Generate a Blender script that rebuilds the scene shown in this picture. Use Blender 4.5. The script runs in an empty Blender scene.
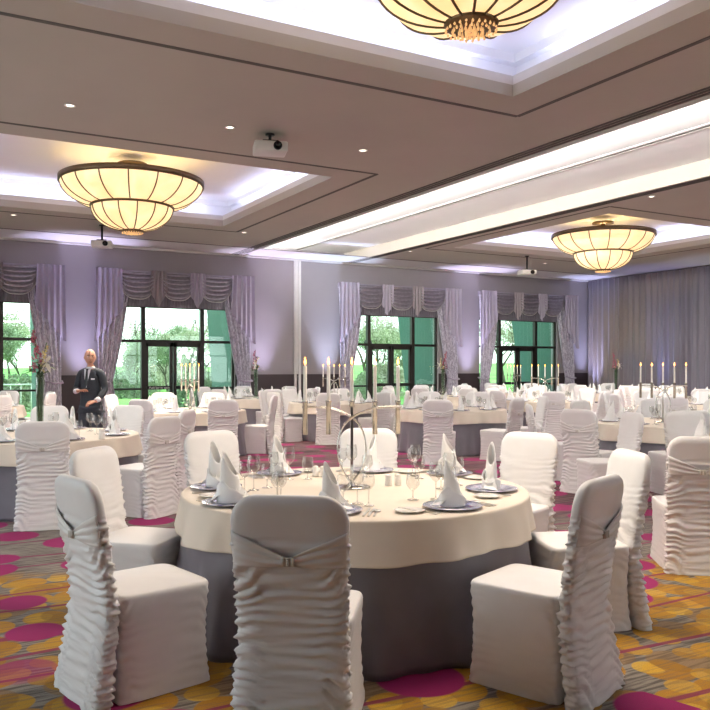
import bpy, bmesh, math, random
from math import sin, cos, pi, radians, sqrt, atan2, exp
from mathutils import Vector, Matrix, noise
random.seed(7)
scn = bpy.context.scene
COL = scn.collection
TAU = 2*pi
# ------------------------------------------------------------------ frame
YAW = radians(29.33); CY, SY = cos(YAW), sin(YAW); F = 795.0; EYE = 1.5; HOR = 367.0
def P(px, Y):                       # picture column and distance from the lens -> floor plan of the room
    X = (px-355)/F*Y
    return (CY*X+SY*Y, CY*Y-SY*X)
def PX(X, Y): return (CY*X+SY*Y, CY*Y-SY*X)
def camframe(x, y): return (CY*x-SY*y, SY*x+CY*y)
def RZ(deg): return -(YAW+radians(deg))
K = 1.08; W = 20.0; S = EYE+2.77*K; XR = 20.56; XL = -3.4; YF = -3.2
# ------------------------------------------------------------------ mesh helpers
class MB:
    def __init__(s): s.v=[]; s.f=[]; s.sm=[]
    def add(s, vs, fs, M=None, smooth=False):
        n=len(s.v)
        for p in vs:
            p=Vector(p)
            s.v.append(M@p if M is not None else p)
        for f in fs: s.f.append([i+n for i in f]); s.sm.append(smooth)
    def box(s, c, d, M=None, rz=0):
        x,y,z=d[0]/2,d[1]/2,d[2]/2
        R=Matrix.Translation(c)@Matrix.Rotation(rz,4,'Z')
        if M is not None: R=M@R
        vs=[(a*x,b*y,e*z) for a in(-1,1) for b in(-1,1) for e in(-1,1)]
        s.add(vs,[(0,1,3,2),(4,6,7,5),(0,4,5,1),(2,3,7,6),(0,2,6,4),(1,5,7,3)],R)
    def box2(s,a,b,M=None):
        s.box([(a[i]+b[i])/2 for i in range(3)],[abs(b[i]-a[i]) for i in range(3)],M)
    def rbox(s,c,d,r=.01,seg=2,M=None):
        bm=bmesh.new(); bmesh.ops.create_cube(bm,size=1)
        for v in bm.verts: v.co=Vector((v.co.x*d[0],v.co.y*d[1],v.co.z*d[2]))
        bmesh.ops.bevel(bm,geom=bm.edges[:],offset=r,segments=seg,affect='EDGES',profile=.5)
        bm.verts.index_update()
        R=Matrix.Translation(c)
        if M is not None: R=M@R
        s.add([v.co.copy() for v in bm.verts],[[v.index for v in f.verts] for f in bm.faces],R,True); bm.free()
    def lathe(s, prof, n=24, M=None, smooth=True, cap=True):
        vs=[];fs=[]
        for (r,z) in prof:
            for i in range(n):
                a=TAU*i/n; vs.append((r*cos(a),r*sin(a),z))
        for j in range(len(prof)-1):
            for i in range(n):
                k=(i+1)%n; fs.append((j*n+i,j*n+k,(j+1)*n+k,(j+1)*n+i))
        if cap:
            if prof[0][0]>1e-4: fs.append([i for i in range(n)][::-1])
            if prof[-1][0]>1e-4: fs.append([(len(prof)-1)*n+i for i in range(n)])
        s.add(vs,fs,M,smooth)
    def cyl(s,c,r,h,n=16,M=None,r2=None):
        T=Matrix.Translation(c)
        if M is not None: T=M@T
        s.lathe([(r,0),(r if r2 is None else r2,h)],n,T)
    def tube(s, pts, r, n=8, M=None, closed=False):
        pts=[Vector(p) for p in pts]; m=len(pts)
        rr=r if isinstance(r,(list,tuple)) else [r]*m
        vs=[];fs=[]; up=None
        for i,p in enumerate(pts):
            if closed: t=pts[(i+1)%m]-pts[i-1]
            else: t=pts[min(i+1,m-1)]-pts[max(i-1,0)]
            t.normalize()
            if up is None: up=Vector((0,0,1)) if abs(t.z)<.9 else Vector((1,0,0))
            a=t.cross(up)
            if a.length<1e-5: a=t.cross(Vector((0,1,0)))
            a.normalize(); b=a.cross(t).normalized(); up=b
            for k in range(n):
                g=TAU*k/n; vs.append(p+(a*cos(g)+b*sin(g))*rr[i])
        for i in range(m if closed else m-1):
            for k in range(n):
                q=(k+1)%n; j=(i+1)%m
                fs.append((i*n+k,i*n+q,j*n+q,j*n+k))
        if not closed: fs.append(list(range(n))[::-1]); fs.append([(m-1)*n+k for k in range(n)])
        s.add(vs,fs,M,True)
    def grid(s, fn, nu, nv, M=None, closeu=False, smooth=True):
        vs=[fn(i/(nu if closeu else nu-1 or 1), j/(nv-1)) for j in range(nv) for i in range(nu)]
        fs=[]
        for j in range(nv-1):
            for i in range(nu if closeu else nu-1):
                k=(i+1)%nu; fs.append((j*nu+i,j*nu+k,(j+1)*nu+k,(j+1)*nu+i))
        s.add(vs,fs,M,smooth)
    def ell(s,c,r,M=None,nu=12,nv=8):
        prof=[(max(1e-5,sin(pi*j/nv)),-cos(pi*j/nv)) for j in range(nv+1)]
        T=Matrix.Translation(c)@Matrix.Diagonal((r[0],r[1],r[2],1))
        if M is not None: T=M@T
        s.lathe(prof,nu,T,True,False)
    def mesh(s,name):
        me=bpy.data.meshes.new(name); me.from_pydata([tuple(p) for p in s.v],[],s.f)
        me.polygons.foreach_set('use_smooth',s.sm); me.update(); return me
    def build(s,name,m,parent=None,kind=None,loc=None,rz=0):
        o=bpy.data.objects.new(name,s.mesh(name)); COL.objects.link(o)
        if m: o.data.materials.append(m)
        if parent is not None: o.parent=parent
        if kind: o['kind']=kind
        if loc: o.location=loc
        o.rotation_euler.z=rz
        return o
def tag(o,label=None,cat=None,group=None,kind=None):
    if label: o['label']=label
    if cat: o['category']=cat
    if group: o['group']=group
    if kind: o['kind']=kind
    return o
def empty(name,loc=(0,0,0),rz=0,label=None,cat=None,group=None):
    o=bpy.data.objects.new(name,None); COL.objects.link(o); o.empty_display_size=.1
    o.location=loc; o.rotation_euler.z=rz
    return tag(o,label,cat,group)
def copy_tree(o,parent=None,kids=None):
    c=o.copy(); COL.objects.link(c); c.parent=parent
    for ch in (KIDS(o)): copy_tree(ch,c)
    return c
def KIDS(o): return [x for x in list(COL.objects) if x.parent==o]
class Proto:                         # keeps first use as the original, later ones as copies
    def __init__(s,root):
        s.root=root; s.used=False
        s.tree=s.scan(root)
    def scan(s,o): return (o,[s.scan(c) for c in KIDS(o)])
    def cp(s,t,parent):
        c=t[0].copy(); COL.objects.link(c); c.parent=parent
        for k in t[1]: s.cp(k,c)
        return c
    def put(s,loc,rz=0,label=None,group=None,scale=None,shallow=False):
        if not s.used: o=s.root; s.used=True
        else: o=s.cp(s.tree,None)
        o.location=loc; o.rotation_euler.z=rz
        if scale: o.scale=(scale,)*3 if not isinstance(scale,tuple) else scale
        if label: o['label']=label
        if group: o['group']=group
        return o
# ------------------------------------------------------------------ materials
def newmat(name):
    m=bpy.data.materials.new(name); m.use_nodes=True; nt=m.node_tree
    return m,nt,nt.nodes['Principled BSDF'],nt.nodes['Material Output']
def rgb(h):
    h=h.lstrip('#'); c=[int(h[i:i+2],16)/255 for i in(0,2,4)]
    return tuple(x/12.92 if x<=.04045 else ((x+.055)/1.055)**2.4 for x in c)+(1,)
def mat(name,col,rough=.6,metal=0,var=.08,scale=8,bump=0,bscale=200,sheen=0,**kw):
    m,nt,b,o=newmat(name); c=rgb(col) if isinstance(col,str) else tuple(col)+(1,)
    b.inputs['Roughness'].default_value=rough; b.inputs['Metallic'].default_value=metal
    n=nt.nodes.new('ShaderNodeTexNoise'); n.inputs['Scale'].default_value=scale; n.inputs['Detail'].default_value=3
    tc=nt.nodes.new('ShaderNodeTexCoord'); nt.links.new(tc.outputs['Object'],n.inputs['Vector'])
    r=nt.nodes.new('ShaderNodeValToRGB')
    r.color_ramp.elements[0].position=.3; r.color_ramp.elements[1].position=.7
    r.color_ramp.elements[0].color=tuple(x*(1-var) for x in c[:3])+(1,)
    r.color_ramp.elements[1].color=tuple(min(1,x*(1+var)) for x in c[:3])+(1,)
    nt.links.new(n.outputs['Fac'],r.inputs['Fac']); nt.links.new(r.outputs['Color'],b.inputs['Base Color'])
    if bump:
        n2=nt.nodes.new('ShaderNodeTexNoise'); n2.inputs['Scale'].default_value=bscale
        nt.links.new(tc.outputs['Object'],n2.inputs['Vector'])
        bp=nt.nodes.new('ShaderNodeBump'); bp.inputs['Strength'].default_value=bump; bp.inputs['Distance'].default_value=.01
        nt.links.new(n2.outputs['Fac'],bp.inputs['Height']); nt.links.new(bp.outputs['Normal'],b.inputs['Normal'])
    if sheen: b.inputs['Sheen Weight'].default_value=sheen
    for k,v in kw.items(): b.inputs[k].default_value=v
    return m
def emit(name,col,st):
    m,nt,b,o=newmat(name); b.inputs['Base Color'].default_value=rgb(col)
    b.inputs['Emission Color'].default_value=rgb(col); b.inputs['Emission Strength'].default_value=st; return m
def thin_glass(name,tint,rough=0.02,ior=1.45,boost=1.0):
    m,nt,b,o=newmat(name); nt.nodes.remove(b)
    t=nt.nodes.new('ShaderNodeBsdfTransparent'); t.inputs['Color'].default_value=tuple(tint)+(1,)
    g=nt.nodes.new('ShaderNodeBsdfGlossy'); g.inputs['Roughness'].default_value=rough
    f=nt.nodes.new('ShaderNodeLayerWeight'); f.inputs['Blend'].default_value=.5
    pw=nt.nodes.new('ShaderNodeMath'); pw.operation='POWER'; pw.inputs[1].default_value=1.7; nt.links.new(f.outputs['Facing'],pw.inputs[0])
    mu=nt.nodes.new('ShaderNodeMath'); mu.operation='MULTIPLY_ADD'; mu.inputs[1].default_value=boost; mu.inputs[2].default_value=.06; mu.use_clamp=True
    nt.links.new(pw.outputs[0],mu.inputs[0])
    x=nt.nodes.new('ShaderNodeMixShader'); nt.links.new(mu.outputs[0],x.inputs[0])
    nt.links.new(t.outputs[0],x.inputs[1]); nt.links.new(g.outputs[0],x.inputs[2]); nt.links.new(x.outputs[0],o.inputs['Surface'])
    return m
M={}
M['cover']=mat('chair_cover_cloth','#ebeaea',.55,var=.02,bump=.1,bscale=350,sheen=.2)
M['sash']=mat('chair_sash_cloth','#e9e7e5',.45,var=.02,bump=.08,bscale=350,sheen=.3)
M['brooch']=mat('brooch_silver','#d9d5ce',.35,.35,var=.1,scale=90)
M['cloth']=mat('ivory_cloth','#e3d8c9',.65,var=.02,bump=.06,bscale=300)
M['skirt']=mat('grey_cloth','#77737d',.45,var=.05,bump=.06,bscale=300,sheen=.2)
M['wood']=mat('table_plywood','#8a6a48',.6,var=.15,scale=5)
M['steel']=mat('steel_leg','#777777',.35,1)
M['napkin']=mat('napkin_linen','#fafaf9',.8,var=.015,bump=.05,bscale=400)
M['silver']=mat('polished_silver','#dcdad4',.08,1,var=.04,scale=20)
M['cup']=mat('candle_sleeve_silver','#b5b0a8',.16,1,var=.1,scale=30)
M['cutlery']=mat('cutlery_steel','#dedbd5',.28,1,var=.05,scale=30)
M['candle']=mat('candle_wax','#f5f1ea',.4,var=.02)
M['candle'].node_tree.nodes['Principled BSDF'].inputs['Subsurface Weight'].default_value=.0
M['wick']=mat('candle_wick','#2a2018',.9)
M['flame']=emit('candle_flame','#ffa040',9)
M['glass']=thin_glass('clear_glass',(.9,.9,.89),.05,1.5,.8)
M['vase']=thin_glass('vase_glass',(.8,.88,.82),.05,1.5,.6)
M['ceramic']=mat('white_ceramic','#f3efe9',.15,var=.01)
M['wall']=mat('wall_paint','#958f92',.85,var=.03,scale=1.5)
M['dado']=mat('dado_panel','#33272a',.5,var=.12,scale=3)
M['soffit']=mat('soffit_paint','#b3aba0',.8,var=.03,scale=1)
M['white_ceiling']=mat('ceiling_white_paint','#f7f7f6',.8,var=.015,scale=1)
M['trimdark']=mat('shadow_gap_paint','#5a5550',.8)
M['trimwhite']=mat('trim_white_paint','#d9d6d2',.6,var=.02)
M['paneclear']=thin_glass('window_pane_clear',(.93,.97,.97),.01,1.35,.3)
M['blind']=mat('blind_cloth','#76707a',.6)
M['frame']=mat('window_frame_bronze','#26221f',.45,.3)
M['pane']=thin_glass('window_pane_green',(.80,.94,.87),.01,1.35,.35)
M['bronze']=mat('chandelier_bronze','#6e5a40',.4,.7,var=.1)
M['crystal']=emit('crystal_drop','#ffcf90',.25); M['crystal'].node_tree.nodes['Principled BSDF'].inputs['Roughness'].default_value=.05
M['led']=emit('led_strip','#b8c4ff',2.2)
M['led2']=emit('slot_led','#fff8f0',3)
SLOT=560
M['lamp']=emit('downlight_lamp','#fff0dc',2.5)
M['proj']=mat('projector_plastic','#d5d2cc',.4,var=.03)
M['black']=mat('black_plastic','#151515',.4)
M['lens']=mat('projector_lens','#10151c',.05)
M['swag']=mat('swag_silk','#bab4bd',.3,.5,var=.15,scale=14)
M['tail']=mat('tail_silk','#a89fb0',.35,var=.06,scale=4,sheen=.3)
M['jabot']=mat('jabot_silk','#94888c',.35,var=.06,scale=4,sheen=.3)
M['leaf']=mat('leaf_green','#3c5a26',.5,var=.25,scale=30)
M['leafdark']=mat('leaf_dark','#24341c',.45,var=.2,scale=30)
M['stem']=mat('stem_green','#33502a',.5,var=.2,scale=40)
M['pink']=mat('orchid_pink','#b05a70',.6,var=.35,scale=60)
M['yellowfl']=mat('flower_yellow','#d9c890',.6,var=.2,scale=60)
M['lily']=mat('lily_white','#eee9df',.5,var=.03)
M['carpet_ext']=mat('terrace_paving','#8d928c',.8,var=.1,scale=3)
M['bark']=mat('bark','#5b5348',.9,var=.3,scale=4)
M['fin']=mat('fin_render','#3d685c',.7,var=.04)
M['foliage']=mat('foliage_green','#98a484',.8,var=.35,scale=1.2)
M['foliage2']=mat('foliage_dark','#7f9172',.8,var=.35,scale=1.2)
M['foliage3']=mat('foliage_olive','#b3b19a',.8,var=.3,scale=1.2)
M['skin']=mat('skin','#d3a087',.5,var=.05,scale=20)
M['suit']=mat('suit_wool','#3b4149',.8,var=.1,scale=40)
M['trouser']=mat('trouser_wool','#40464f',.8,var=.1,scale=40)
M['shirt']=mat('shirt_cotton','#e9ebf0',.7,var=.02)
M['tie']=mat('tie_silk','#16181f',.4,var=.1)
M['screen']=mat('tablet_glass','#101216',.1)
# charger plate: silvered glass with a mottled rim; the blue is reflection painted into its colour
def charger_mat():
    m,nt,b,o=newmat('charger_glass'); tc=nt.nodes.new('ShaderNodeTexCoord')
    v=nt.nodes.new('ShaderNodeTexVoronoi'); v.inputs['Scale'].default_value=26
    nt.links.new(tc.outputs['Object'],v.inputs['Vector'])
    r=nt.nodes.new('ShaderNodeValToRGB'); e=r.color_ramp.elements
    e[0].color=rgb('#5d63a8'); e[0].position=.15; e[1].color=rgb('#d8d8e4'); e[1].position=.5
    nt.links.new(v.outputs['Distance'],r.inputs['Fac']); nt.links.new(r.outputs['Color'],b.inputs['Base Color'])
    b.inputs['Metallic'].default_value=.7; b.inputs['Roughness'].default_value=.18; return m
M['charger']=charger_mat()
def alabaster():
    m,nt,b,o=newmat('lit_alabaster'); tc=nt.nodes.new('ShaderNodeTexCoord')
    n=nt.nodes.new('ShaderNodeTexNoise'); n.inputs['Scale'].default_value=2.5; n.inputs['Detail'].default_value=5; n.inputs['Distortion'].default_value=1.2
    nt.links.new(tc.outputs['Object'],n.inputs['Vector'])
    r=nt.nodes.new('ShaderNodeValToRGB'); e=r.color_ramp.elements
    e[0].position=.35; e[0].color=rgb('#f3c888'); e[1].position=.65; e[1].color=rgb('#fbe0aa')
    nt.links.new(n.outputs['Fac'],r.inputs['Fac'])
    nt.links.new(r.outputs['Color'],b.inputs['Emission Color']); b.inputs['Base Color'].default_value=rgb('#e8d8b0')
    b.inputs['Emission Strength'].default_value=.56; b.inputs['Roughness'].default_value=.4; return m
M['alabaster']=alabaster()
def curtain_pattern():
    m,nt,b,o=newmat('curtain_damask'); tc=nt.nodes.new('ShaderNodeTexCoord')
    mp=nt.nodes.new('ShaderNodeMapping'); mp.inputs['Scale'].default_value=(9,9,3.5); nt.links.new(tc.outputs['Object'],mp.inputs['Vector'])
    n=nt.nodes.new('ShaderNodeTexNoise'); n.inputs['Scale'].default_value=1.8; n.inputs['Detail'].default_value=2; n.inputs['Distortion'].default_value=2
    nt.links.new(mp.outputs[0],n.inputs['Vector'])
    r=nt.nodes.new('ShaderNodeValToRGB'); e=r.color_ramp.elements
    e[0].position=.46; e[0].color=rgb('#ada6b6'); e[1].position=.54; e[1].color=rgb('#dad6e0')
    nt.links.new(n.outputs['Fac'],r.inputs['Fac']); nt.links.new(r.outputs['Color'],b.inputs['Base Color'])
    b.inputs['Roughness'].default_value=.4; b.inputs['Sheen Weight'].default_value=.3; return m
M['damask']=curtain_pattern()
def drape_mat():
    m,nt,b,o=newmat('wall_drape_cloth'); tc=nt.nodes.new('ShaderNodeTexCoord')
    n=nt.nodes.new('ShaderNodeTexNoise'); n.inputs['Scale'].default_value=.35; n.inputs['Detail'].default_value=2
    nt.links.new(tc.outputs['Object'],n.inputs['Vector'])
    r=nt.nodes.new('ShaderNodeValToRGB'); e=r.color_ramp.elements
    e[0].position=.4; e[0].color=rgb('#777280'); e[1].position=.62; e[1].color=rgb('#8a7d78')
    nt.links.new(n.outputs['Fac'],r.inputs['Fac']); nt.links.new(r.outputs['Color'],b.inputs['Base Color'])
    b.inputs['Roughness'].default_value=.45; b.inputs['Sheen Weight'].default_value=.3; return m
M['drape']=drape_mat()
def lawn_mat():
    m,nt,b,o=newmat('lawn_grass'); tc=nt.nodes.new('ShaderNodeTexCoord')
    n=nt.nodes.new('ShaderNodeTexNoise'); n.inputs['Scale'].default_value=.25; n.inputs['Detail'].default_value=8
    nt.links.new(tc.outputs['Object'],n.inputs['Vector'])
    r=nt.nodes.new('ShaderNodeValToRGB'); e=r.color_ramp.elements
    e[0].position=.35; e[0].color=rgb('#5f9440'); e[1].position=.65; e[1].color=rgb('#8bc25a')
    nt.links.new(n.outputs['Fac'],r.inputs['Fac']); nt.links.new(r.outputs['Color'],b.inputs['Base Color'])
    b.inputs['Roughness'].default_value=.9; return m
M['lawn']=lawn_mat()
# ---- carpet
def carpet():
    m,nt,b,o=newmat('ballroom_carpet'); N=nt.nodes.new; L=nt.links.new
    b.inputs['Roughness'].default_value=.95
    tc=N('ShaderNodeTexCoord'); sep=N('ShaderNodeSeparateXYZ'); L(tc.outputs['Object'],sep.inputs[0])
    def math(op,a,bb=None,clamp=False):
        n=N('ShaderNodeMath'); n.operation=op; n.use_clamp=clamp
        for i,v in enumerate((a,bb)):
            if v is None: continue
            if isinstance(v,(int,float)): n.inputs[i].default_value=v
            else: L(v,n.inputs[i])
        return n.outputs[0]
    def mix(f,a,c):
        n=N('ShaderNodeMix'); n.data_type='RGBA'
        L(f,n.inputs['Factor'])
        for sk,v in (('A',a),('B',c)):
            s=[i for i in n.inputs if i.name==sk and i.type=='RGBA'][0]
            if isinstance(v,tuple): s.default_value=v
            else: L(v,s)
        return [q for q in n.outputs if q.type=='RGBA'][0]
    def step(v,t,w): # 1 where v<t
        return math('SUBTRACT',1.0,math('DIVIDE',math('SUBTRACT',v,t-w),2*w,True),True)
    def noise_(sc,det=2,vec=None,dist=0):
        n=N('ShaderNodeTexNoise'); n.inputs['Scale'].default_value=sc; n.inputs['Detail'].default_value=det; n.inputs['Distortion'].default_value=dist
        L(vec or tc.outputs['Object'],n.inputs['Vector']); return n.outputs['Fac']
    x,y=sep.outputs[0],sep.outputs[1]
    # fine weave lines along the room
    mp=N('ShaderNodeMapping'); mp.inputs['Scale'].default_value=(1.2,16,1); L(tc.outputs['Object'],mp.inputs['Vector'])
    weave=noise_(3,3,mp.outputs[0])
    rg=N('ShaderNodeValToRGB'); L(weave,rg.inputs['Fac']); e=rg.color_ramp.elements
    e[0].position=.42; e[0].color=rgb('#5d5651'); e[1].position=.56; e[1].color=rgb('#8f887e')
    base=rg.outputs['Color']
    # zone coordinate: bands across the room that repeat
    wob=noise_(.35,2)
    zc=math('ADD',math('ADD',y,math('MULTIPLY',x,.33)),math('MULTIPLY',math('SUBTRACT',wob,.5),3.2))
    ph=math('MODULO',math('ADD',zc,30.0),11.5)   # 0..11.5
    # zc 5.5ish edge of yellow
    phy=math('ABSOLUTE',math('SUBTRACT',zc,3.2))
    yel=step(phy,3.0,.12)
    zr_=math('ADD',math('ADD',y,math('MULTIPLY',x,.6)),math('MULTIPLY',math('SUBTRACT',wob,.5),2.0))
    redz=math('SUBTRACT',1.0,step(zr_,9.2,.5))
    # yellow disks
    def disks(scale,rad,w,seedoff):
        mp=N('ShaderNodeMapping'); mp.inputs['Location'].default_value=(seedoff,seedoff*.7,0); L(tc.outputs['Object'],mp.inputs['Vector'])
        v=N('ShaderNodeTexVoronoi'); v.voronoi_dimensions='2D'; v.inputs['Scale'].default_value=scale; v.inputs['Randomness'].default_value=.7
        L(mp.outputs[0],v.inputs['Vector'])
        return step(v.outputs['Distance'],rad,w),v.outputs['Color'],v.outputs['Distance']
    d1,c1,_=disks(3.4,.43,.015,0); d2,c2,q2=disks(4.4,.36,.015,3.3); d3,c3,_=disks(2.4,.36,.015,7.7)
    s1=N('ShaderNodeSeparateColor'); L(c1,s1.inputs[0]); s2=N('ShaderNodeSeparateColor'); L(c2,s2.inputs[0])
    spk=noise_(160,2)
    y1=mix(s1.outputs[0],rgb('#a87416'),rgb('#c8962a')); y2=mix(s2.outputs[0],rgb('#a87818'),rgb('#d8ac34'))
    ycol=mix(d1,base,y1); ycol=mix(math('MULTIPLY',d2,.85),ycol,y2); 
    ycol=mix(math('MULTIPLY',d3,.5),ycol,rgb('#8f6410'))
    col=mix(math('MULTIPLY',yel,math('ADD',math('MULTIPLY',step(math('MULTIPLY',weave,-1),-.46,.03),.35),.65)),base,ycol)
    # red stripes
    mp2=N('ShaderNodeMapping'); mp2.inputs['Scale'].default_value=(.5,9,1); mp2.inputs['Rotation'].default_value=(0,0,.06); L(tc.outputs['Object'],mp2.inputs['Vector'])
    st=noise_(2.2,2,mp2.outputs[0])
    red=mix(step(st,.5,.03),rgb('#7c1c34'),rgb('#3a2430'))
    col=mix(math('MULTIPLY',redz,math('ADD',math('MULTIPLY',step(st,.53,.03),.5),.35)),col,red)
    # magenta lines along the room joining dots
    mp3=N('ShaderNodeMapping'); mp3.inputs['Scale'].default_value=(.14,1.55,1); mp3.inputs['Rotation'].default_value=(0,0,-.12); L(tc.outputs['Object'],mp3.inputs['Vector'])
    v3=N('ShaderNodeTexVoronoi'); v3.voronoi_dimensions='2D'; v3.inputs['Scale'].default_value=1.0; v3.inputs['Randomness'].default_value=.9; v3.feature='DISTANCE_TO_EDGE'
    L(mp3.outputs[0],v3.inputs['Vector'])
    ln=step(v3.outputs['Distance'],.022,.004)
    col=mix(math('MULTIPLY',ln,.85),col,rgb('#841550'))
    # magenta dots
    dm,cm,dd=disks(1.55,.30,.012,1.45); sm=N('ShaderNodeSeparateColor'); L(cm,sm.inputs[0])
    ysub=step(phy,1.5,.3)
    on=math('SUBTRACT',1.0,math('MULTIPLY',ysub,step(sm.outputs[0],.55,.01)),True)
    rr=math('ADD',.24,math('MULTIPLY',sm.outputs[1],.13))
    dm2=math('MULTIPLY',step(math('SUBTRACT',dd,rr),0.0,.012),on)
    mg=mix(math('MULTIPLY',spk,1.0),rgb('#8a1058'),rgb('#ac1f6c'))
    col=mix(dm2,col,mg)
    col=mix(math('MULTIPLY',math('SUBTRACT',spk,.45,True),1.1,True),col,rgb('#3a3030'))
    L(col,b.inputs['Base Color'])
    bp=N('ShaderNodeBump'); bp.inputs['Strength'].default_value=.3; bp.inputs['Distance'].default_value=.004; L(spk,bp.inputs['Height']); L(bp.outputs[0],b.inputs['Normal'])
    return m
M['carpet']=carpet()
def light(kind,loc,energy,col=(1,1,1),size=.1,rot=None,spot=None,blend=.6,sy=None,name='lamp_light',parent=None):
    d=bpy.data.lights.new(name,kind); d.energy=energy; d.color=col
    if kind=='AREA':
        d.size=size
        if sy: d.shape='RECTANGLE'; d.size_y=sy
    else: d.shadow_soft_size=size
    if kind=='SPOT': d.spot_size=radians(spot); d.spot_blend=blend
    o=bpy.data.objects.new(name,d); COL.objects.link(o); o.location=loc
    if rot: o.rotation_euler=rot
    if parent: o.parent=parent
    return o
# ================================================================== ROOM
b=MB(); b.box2((XL-.2,YF-.2,-.1),(XR+.2,W,0)); b.build('floor',M['carpet'],kind='structure')
WIN=[(1.10,1),(5.93,2),(12.52,3),(17.40,4)]; HW=1.65; HEAD=3.07; TH=.3
DADO=1.27
def wall_strip(z0,z1,y0,y1):
    out=MB(); xs=XL
    if z0>=HEAD: out.box2((XL,y0,z0),(XR,y1,z1)); return out
    for c,_ in WIN:
        out.box2((xs,y0,z0),(c-HW,y1,z1)); xs=c+HW
    out.box2((xs,y0,z0),(XR,y1,z1)); return out
bm_=wall_strip(DADO,HEAD,W,W+TH); o2=wall_strip(HEAD,S+.9,W,W+TH); bm_.add(o2.v,o2.f)
o3=wall_strip(0,DADO,W,W+TH); bm_.add(o3.v,o3.f)
bm_.build('wall_back',M['wall'],kind='structure')
wall_strip(.12,DADO,W-.02,W).build('trim_1',M['dado'],kind='structure')
wall_strip(DADO,DADO+.03,W-.03,W).build('trim_2',M['dado'],kind='structure')
wall_strip(0,.12,W-.03,W).build('baseboard_back',M['dado'],kind='structure')
b=MB(); b.box2((XR,YF,0),(XR+.2,W+TH,S+.9)); b.build('wall_right',M['wall'],kind='structure')
def holed(axis,c0,c1,lo,hi,holes,name):
    m=MB(); pts=[lo]
    def q(a,b_,z0,z1):
        if axis=='x': m.box2((c0,a,z0),(c1,b_,z1))
        else: m.box2((a,c0,z0),(b_,c1,z1))
    cur=lo
    for (a,b_) in holes:
        q(cur,a,0,S+.9); q(a,b_,0,.5); q(a,b_,3.3,S+.9); cur=b_
    q(cur,hi,0,S+.9); m.build(name,M['wall'],kind='structure')
ADDED_L=[(3,7.5),(9,13.5)]; ADDED_F=[(7.5,12),(12.6,17.2)]  # openings added out of view so daylight reaches the side chairs
holed('x',XL-.2,XL,YF,W+TH,ADDED_L,'wall_left'); holed('y',YF-.2,YF,XL-.2,XR+.2,ADDED_F,'wall_front')
nn=5
for hs,ax in ((ADDED_L,'x'),(ADDED_F,'y')):
    for a,b_ in hs:
        fr=MB(); pn=MB()
        def q(m,u0,u1,z0,z1,t0,t1):
            if ax=='x': m.box2((XL-t1,u0,z0),(XL-t0,u1,z1))
            else: m.box2((u0,YF-t1,z0),(u1,YF-t0,z1))
        for k in range(5): u=a+(b_-a-.06)*k/4; q(fr,u,u+.06,.5,3.3,.06,.14)
        for z in (.5,2.1,3.24): q(fr,a,b_,z,z+.06,.06,.14)
        q(pn,a,b_,.5,3.3,.095,.10)
        o=fr.build('window_%d'%nn,M['frame'],kind='structure'); pn.build('window_pane',M['paneclear'],o); nn+=1  # added unseen windows for side daylight, numbered on from the back wall
# partition post in the back wall
px_=W*(.872*(-.073)+.49)/(.872+.49*.073)
b=MB(); b.box2((px_-.10,W-.05,0),(px_-.03,W,S)); b.box2((px_+.03,W-.05,0),(px_+.10,W,S)); b.box2((px_-.03,W-.02,0),(px_+.03,W,S)); b.build('trim_3',M['trimwhite'],kind='structure')
# ceiling with trays
tx=[3.07*K,13.35*K]; ty=[3.98*K,12.6*K]; hh=2.33*K
B0,B1=7.15*K,10.1*K
def soffit():
    m=MB(); z0,z1=S,S+.13
    ys=[YF,ty[0]-hh,ty[0]+hh,ty[1]-hh,ty[1]+hh,W]
    for (a,c) in ((XL,B0),(B1,XR)):
        t=tx[0] if a==XL else tx[1]
        xs=[a,t-hh,t+hh,c]
        for i in range(3):
            for j in range(5):
                if i==1 and j in(1,3): continue
                m.box2((xs[i],ys[j],z0),(xs[i+1],ys[j+1],z1))
    return m
soffit().build('ceiling',M['soffit'],kind='structure')
b=MB(); b.box2((B0-.25,YF,S+.26),(B1+.25,W,S+.45)); b.build('ceiling_partition_zone',M['white_ceiling'],kind='structure')
b=MB()
for xx in (px_-.09,px_+.03): b.box2((xx,YF,S+.252),(xx+.06,W,S+.26))
b.build('trim_4',M['trimwhite'],kind='structure')
b=MB(); b.box2((px_-.03,YF,S+.254),(px_+.03,W,S+.26)); b.build('trim_5',M['trimdark'],kind='structure')
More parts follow.
